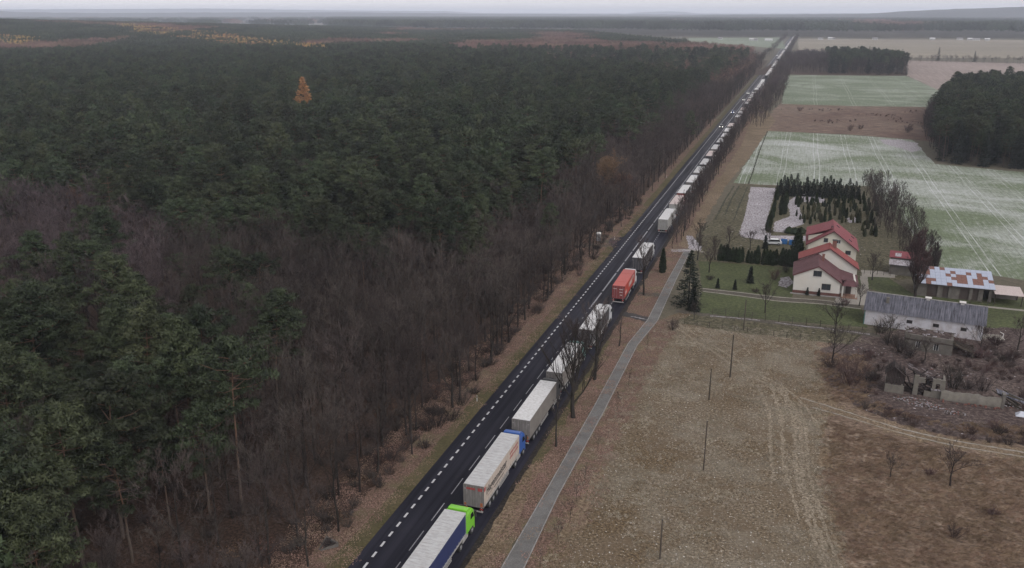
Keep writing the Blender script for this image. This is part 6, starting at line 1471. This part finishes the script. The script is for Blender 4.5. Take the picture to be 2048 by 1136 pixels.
# ruined cottage
RA = R(-9)
x, y = G(1806, 697)
C1 = thing('ruined_cottage', 'roofless stained cottage ruin with snow along its wall top, below the white barn', 'ruin', (x, y, 0), RA)
b = MB(); P0 = 0
for a, c in ((0, 1.9), (2.65, 4.75), (5.6, 7.7)): b.box(a, c, 0, .35, .55, 1.75)
b.box(0, 7.7, 0, .35, 0, .55).box(0, 7.7, 0, .35, 1.75, 2.9).box(0, .35, .35, 4.5, 0, 2.9).box(7.35, 7.7, .35, 4.5, 0, 2.6).box(.35, 7.35, 4.15, 4.5, 0, 2.8)
obj('wall', b.mesh('wall', M['plaster']), C1)
obj('cornice', MB().box(-.1, 7.8, -.08, -.003, 1.95, 2.08).mesh('cornice', M['frame']), C1)
for a, c in ((1.9, 2.65), (4.75, 5.6)):
    w = obj('window', MB().box(a + .003, a + .08, .08, .2, .553, 1.747).box(c - .08, c - .003, .08, .2, .553, 1.747).box((a + c) / 2 - .03, (a + c) / 2 + .03, .1, .18, .553, 1.747).mesh('window', M['whiteframe']), C1)
    obj('pane', MB().box(a + .08, c - .08, .22, .24, .56, 1.74).mesh('pane', M['black']), w)
rq = random.Random(5)
for i in range(26):
    xx = rq.uniform(0, 7.6); yy_ = rq.uniform(0, 4.2); q = obj('roof_board' if i % 2 else 'snow_lump', MB().box(-.5, .5, -.1, .1, 0, .06).mesh('b', M['wood']) if i % 2 else MB().box(-.35, .35, -.18, .18, 0, .12).mesh('s', M['snowbed'], .05), C1, (xx, yy_, 2.88 + .1 * rq.random()))
    q.rotation_euler = (rq.uniform(-.2, .2), rq.uniform(-.2, .2), rq.uniform(-.6, .6))
obj('ceiling', MB().box(.36, 7.34, .36, 4.14, 2.7, 2.8).mesh('ceiling', M['scrub']), C1)
C2 = thing('collapsed_shed', 'dark collapsed wooden shed leaning on the ruined cottage', 'ruin', G(1903, 712) + (0,), RA)
for i in range(16):
    q = obj('plank', shared('plk', lambda: MB().box(-1.6, 1.6, -.09, .09, 0, .05).mesh('plank', M['wood'])), C2, (1.6 + rq.uniform(-.3, .5), .3 + i * .24, 1.35 + rq.uniform(-.15, .25)))
    q.rotation_euler = (rq.uniform(-.2, .2), R(14) + rq.uniform(-.1, .1), rq.uniform(-.12, .12))
for px_, py_ in ((0, 0), (3.2, 0), (3.2, 3.8), (0, 3.8)): obj('post', MB().box(px_ - .08, px_ + .08, py_ - .08, py_ + .08, 0, 1.7 - px_ * .2).mesh('post', M['wood']), C2)
obj('wall', MB().box(0, 3.2, 3.9, 4.0, 0, 1.2).mesh('wall', M['frame']), C2)
# wooden gabled ruin
x, y = G(1768, 783)
C3 = thing('wooden_ruin', 'half collapsed dark wooden gable ruin on a white plastered base', 'ruin', (x, y, 0), R(-6))
M['darkwood'] = bark('blackened_boards', (.022, .018, .018), (.065, .052, .048)); M['ruinwhite'] = simple('pale_ruin_plaster', (.14, .127, .11), .9, .25, 1.5, dirt=((.12, .11, .09), 1.4, (1, 1, .5), .8))
b = MB(); b.box(0, 2.75, 0, .3, 0, 1.35).box(0, .3, .3, 3.6, 0, 1.35).box(2.2, 2.75, .3, 3.6, 0, 1.2); obj('base_wall', b.mesh('base_wall', M['ruinwhite']), C3)
for i in range(13):
    xx = .02 + i * .21; top = 3.3 + 1.1 * (1 - abs(xx - 1.0) / (1.0 if xx < 1.0 else 1.9)); q = obj('board', MB().box(xx, xx + .195, .08 + .02 * rq.random(), .14, 1.36 + rq.random() * .35, top).mesh('board', M['darkwood']), C3)
for i in range(9):
    q = obj('rafter', MB().box(-.06, .06, 0, 3.3, 0, .12).mesh('rafter', M['darkwood']), C3, (.1 + i * .32, .15, 3.35 + 1.0 * (1 - abs(i * .32 - 1.0) / 2.0))); q.rotation_euler = (rq.uniform(-.12, .02), 0, rq.uniform(-.08, .08))
obj('roof', MB().slab([(-.25, -.3, 3.1), (1.05, -.3, 4.5), (1.05, 2.9, 4.5), (-.25, 2.9, 3.1)], .08).mesh('roof', M['darkwood']), C3)
obj('roof', MB().slab([(1.05, -.3, 4.5), (2.75, -.3, 3.2), (2.75, 1.6, 3.2), (1.05, 2.2, 4.5)], .08).mesh('roof', M['darkwood']), C3)
C4 = thing('ruined_wall', 'broken pinkish plastered wall with a window hole right of the wooden ruin', 'ruin', G(1824, 789) + (0,), R(-6))
b = MB(); b.box(0, .7, 0, .35, 0, 3.3).box(.7, 1.6, 0, .35, 2.2, 3.0).box(2.6, 3.1, 0, .35, 0, 3.1).box(3.1, 3.7, 0, .35, 0, 1.3).box(3.1, 3.7, 0, .35, 2.4, 3.2).box(3.7, 4.4, 0, .35, 0, 3.1).box(1.6, 2.6, 0, .35, 0, .9).box(4.1, 4.4, .35, 3, 0, 2.8).box(0, .35, .35, 3, 0, 2.6)
obj('wall', b.mesh('wall', M['ruinwhite']), C4)
obj('sill_snow', MB().box(2.5, 4.2, -.15, .34, 1.31, 1.42).mesh('sill_snow', M['snowbed']), C4)
for i in range(34):
    q = obj('board', shared('rbd', lambda: MB().box(-1.0, 1.0, -.11, .11, -.025, .025).mesh('board', M['darkwood'])), C4, (rq.uniform(-1.0, 4.0), rq.uniform(.5, 3.6), rq.uniform(.4, 3.2) * (1 - .1))); q.rotation_euler = (rq.uniform(-.9, .9), rq.uniform(-.5, .9), rq.uniform(-1.5, 1.5))
obj('collapsed_roof', MB().slab([(-1.1, .6, 4.0), (-1.1, 3.0, 3.3), (1.6, 3.3, 2.3), (1.4, 1.0, 2.9)], .08).slab([(1.7, 1.2, 2.5), (1.8, 3.4, 2.2), (4.4, 3.3, 2.0), (4.2, 1.4, 2.3)], .08).mesh('collapsed_roof', M['darkwood']), C4)
for i in range(18):
    q = obj('snow_patch', shared('rsn', lambda: MB().add([(-.4, -.09, 0), (.4, -.06, 0), (.35, .1, 0), (-.3, .08, 0)], [(0, 1, 2, 3)]).mesh('snow_patch', M['snowbed'])), C4, (rq.uniform(-1.0, 4.2), rq.uniform(.8, 3.2), 0)); q.location.z = 3.95 - (q.location.x + 1.1) * .33 + .1; q.rotation_euler = (-.2, .33, rq.uniform(-.5, .5))
for i in range(10):
    q = obj('beam', MB().box(-1.1, 1.1, -.06, .06, -.06, .06).mesh('beam', M['darkwood']), C4, (rq.uniform(.3, 3.8), rq.uniform(.4, 2.6), rq.uniform(.3, 3.1))); q.rotation_euler = (rq.uniform(-.5, .5), rq.uniform(-.7, .7), rq.uniform(-1.2, 1.2))
C5 = thing('ruined_wall', 'low crumbling wall of patchy plaster between the ruins', 'ruin', G(1880, 800) + (0,), R(-2))
V = []; F = []
for i in range(29):
    u = i / 28 * 8.3; h = 1.55 + .35 * mnoise.noise(Vector((u * .9, 3, 0))) + .15 * mnoise.noise(Vector((u * 4, 1, 0)))
    V += [(u, 0, 0), (u, 0, h), (u, .4, h), (u, .4, 0)]
    if i: a = 4 * i - 4; F += [(a, a + 4, a + 5, a + 1), (a + 1, a + 5, a + 6, a + 2), (a + 2, a + 6, a + 7, a + 3)]
obj('wall', np_mesh('wall', V, F, M['ruinwhite']), C5)
for i in range(16):
    q = obj('brick', shared('brk', lambda: MB().box(-.16, .16, -.1, .1, 0, .16).mesh('brick', M['brick'])), C5, (rq.uniform(0, 8.2), rq.uniform(-.9, -.1), 0.02)); q.rotation_euler = (0, rq.uniform(-.3, .3), rq.uniform(0, 3))
obj('end_pier', MB().box(8.31, 8.75, -.05, .9, 0, 2.3).mesh('end_pier', M['plaster']), C5)
# rubble heaps
def heap(q, r, n, label, cat='rubble', sn=.45, hgt=.5, seed=1):
    e = random.Random(seed); x, y = G(*q); t = thing('rubble_heap', label, cat, (x, y, 0))
    for i in range(n):
        a = e.random() * 6.28; d = r * math.sqrt(e.random()); s_ = e.uniform(.10, .30)
        m_ = 'snowbed' if e.random() < sn else e.choice(['plaster', 'brick', 'wood'])
        o = obj('snowy_stone' if m_ == 'snowbed' else 'stone', shared(('st', m_, i % 3), lambda: MB().add([(-.5, -.4, 0), (.5, -.5, 0), (.55, .45, 0), (-.45, .5, 0), (-.3, -.25, .5), (.3, -.3, .45), (.3, .3, .4), (-.3, .3, .5)], [(0, 3, 2, 1), (4, 5, 6, 7), (0, 1, 5, 4), (1, 2, 6, 5), (2, 3, 7, 6), (3, 0, 4, 7)]).mesh('stone', M[m_])), t, (math.cos(a) * d * 1.5, math.sin(a) * d * .7, hgt * max(0, 1 - d / r) - .03))
        o.scale = (s_, s_, s_ * .7); o.rotation_euler = (e.uniform(-.3, .3), e.uniform(-.3, .3), e.uniform(0, 6))
heap((1825, 802), 2.0, 120, 'snow speckled rubble heap at the foot of the wooden ruin', seed=1); heap((1855, 812), 1.8, 110, 'snowy rubble heap below the pinkish broken wall', seed=2)
heap((1910, 828), 1.2, 50, 'small scatter of snowy rubble below the low wall', seed=3); heap((2015, 812), 1.3, 60, 'snowy rubble among fallen beams at the right edge', seed=4); heap((1905, 748), 3.5, 60, 'pale rubble strewn above the low wall', hgt=.1, seed=6)
heap((1740, 706), 3.0, 50, 'pale debris strewn in the scrub above the wooden ruin', hgt=.1, seed=7)
x, y = G(2000, 812); t = thing('fallen_beams', 'slanting fallen roof beams at the right end of the ruins', 'beams', (x, y, 0))
for i in range(9):
    q = obj('beam', MB().box(-1.9, 1.9, -.07, .07, -.07, .07).mesh('beam', M['wood']), t, (rq.uniform(0, 3), rq.uniform(0, 1.5), rq.uniform(.4, 1.5))); q.rotation_euler = (0, rq.uniform(.1, .6), rq.uniform(-.7, .4))
obj('fallen_roof', MB().slab([(-.6, .2, 1.9), (-.6, 1.6, 2.1), (3.2, 1.3, 1.0), (3.2, -.1, .8)], .1).mesh('fallen_roof', M['eternit']), t)
x, y = G(2050, 832); o = obj('white_tarpaulin', MB().add([(-1.4, -.7, .05), (1.2, -.8, .05), (1.4, .6, .05), (-1.2, .7, .05), (-.8, -.3, .5), (.7, -.4, .42), (.8, .2, .5), (-.6, .3, .6)], [(0, 3, 2, 1), (4, 5, 6, 7), (0, 1, 5, 4), (1, 2, 6, 5), (2, 3, 7, 6), (3, 0, 4, 7)]).mesh('white_tarpaulin', simple('white_tarp', (.5, .53, .6), .6, .1), .05), None, (x, y, 0)); tag(o, 'crumpled white tarpaulin lying at the right edge beside the ruins', 'tarpaulin')
x, y = G(1985, 676); t = thing('straw_heap', 'pale straw heap with a white arched pipe at the edge of the green yard', 'heap', (x, y, 0))
obj('heap', MB().add([(-2, -.8, 0), (2, -.8, 0), (2, .9, 0), (-2, .9, 0), (-1.2, -.2, .6), (1.3, -.2, .7), (1.2, .3, .7), (-1.1, .3, .6)], [(0, 1, 5, 4), (1, 2, 6, 5), (2, 3, 7, 6), (3, 0, 4, 7), (4, 5, 6, 7)]).mesh('heap', M['concrete_strip'], .15), t)
obj('pipe', MB().tube((1.6, 0, .0), (1.7, 0, 1.0), .07, .07, 6).tube((1.7, 0, 1.0), (1.1, .2, 1.25), .07, .07, 6).mesh('pipe', M['whiteprint']), t)

# far village
vl = [((1641, 79.5), 14, 'white'), ((1660, 79), 12, 'white'), ((1667, 79), 9, 'dirtywhite'), ((1504, 81), 16, 'white'), ((1511, 81.5), 10, 'dirtywhite'), ((1537, 82), 20, 'white'), ((1440, 78.5), 12, 'dirtywhite'), ((1865, 80), 14, 'dirtywhite'), ((1920, 80), 16, 'white'), ((1940, 80.5), 12, 'dirtywhite'), ((1953, 81), 18, 'white'), ((1975, 81), 13, 'dirtywhite'), ((1750, 79.5), 14, 'dirtywhite')]
for i, (q, w, mt) in enumerate(vl):
    w *= .75
    x, y = G(*q); t = thing('village_house', 'pale far building in the row at the edge of the distant woods', 'house', (x, y, 0), 0, 'pale buildings of the far village'); h = 2.6 + (w > 18) * 1
    obj('wall', MB().box(-w / 2, w / 2, 0, 10, 0, h).mesh('wall', M[mt]), t)
    obj('roof', MB().prism([(-.6, h), (5, h + 2.6), (10.6, h)], -w / 2 - .5, w / 2 + .5).mesh('roof', M['dirtywhite' if i % 2 else 'greydoor']), t)
    b = MB(); 
    for k in range(3): b.box(-w * .35 + k * w * .3, -w * .35 + k * w * .3 + 1.2, -.08, -.01, 1.2, 2.6)
    obj('window', b.mesh('window', M['pane']), t)
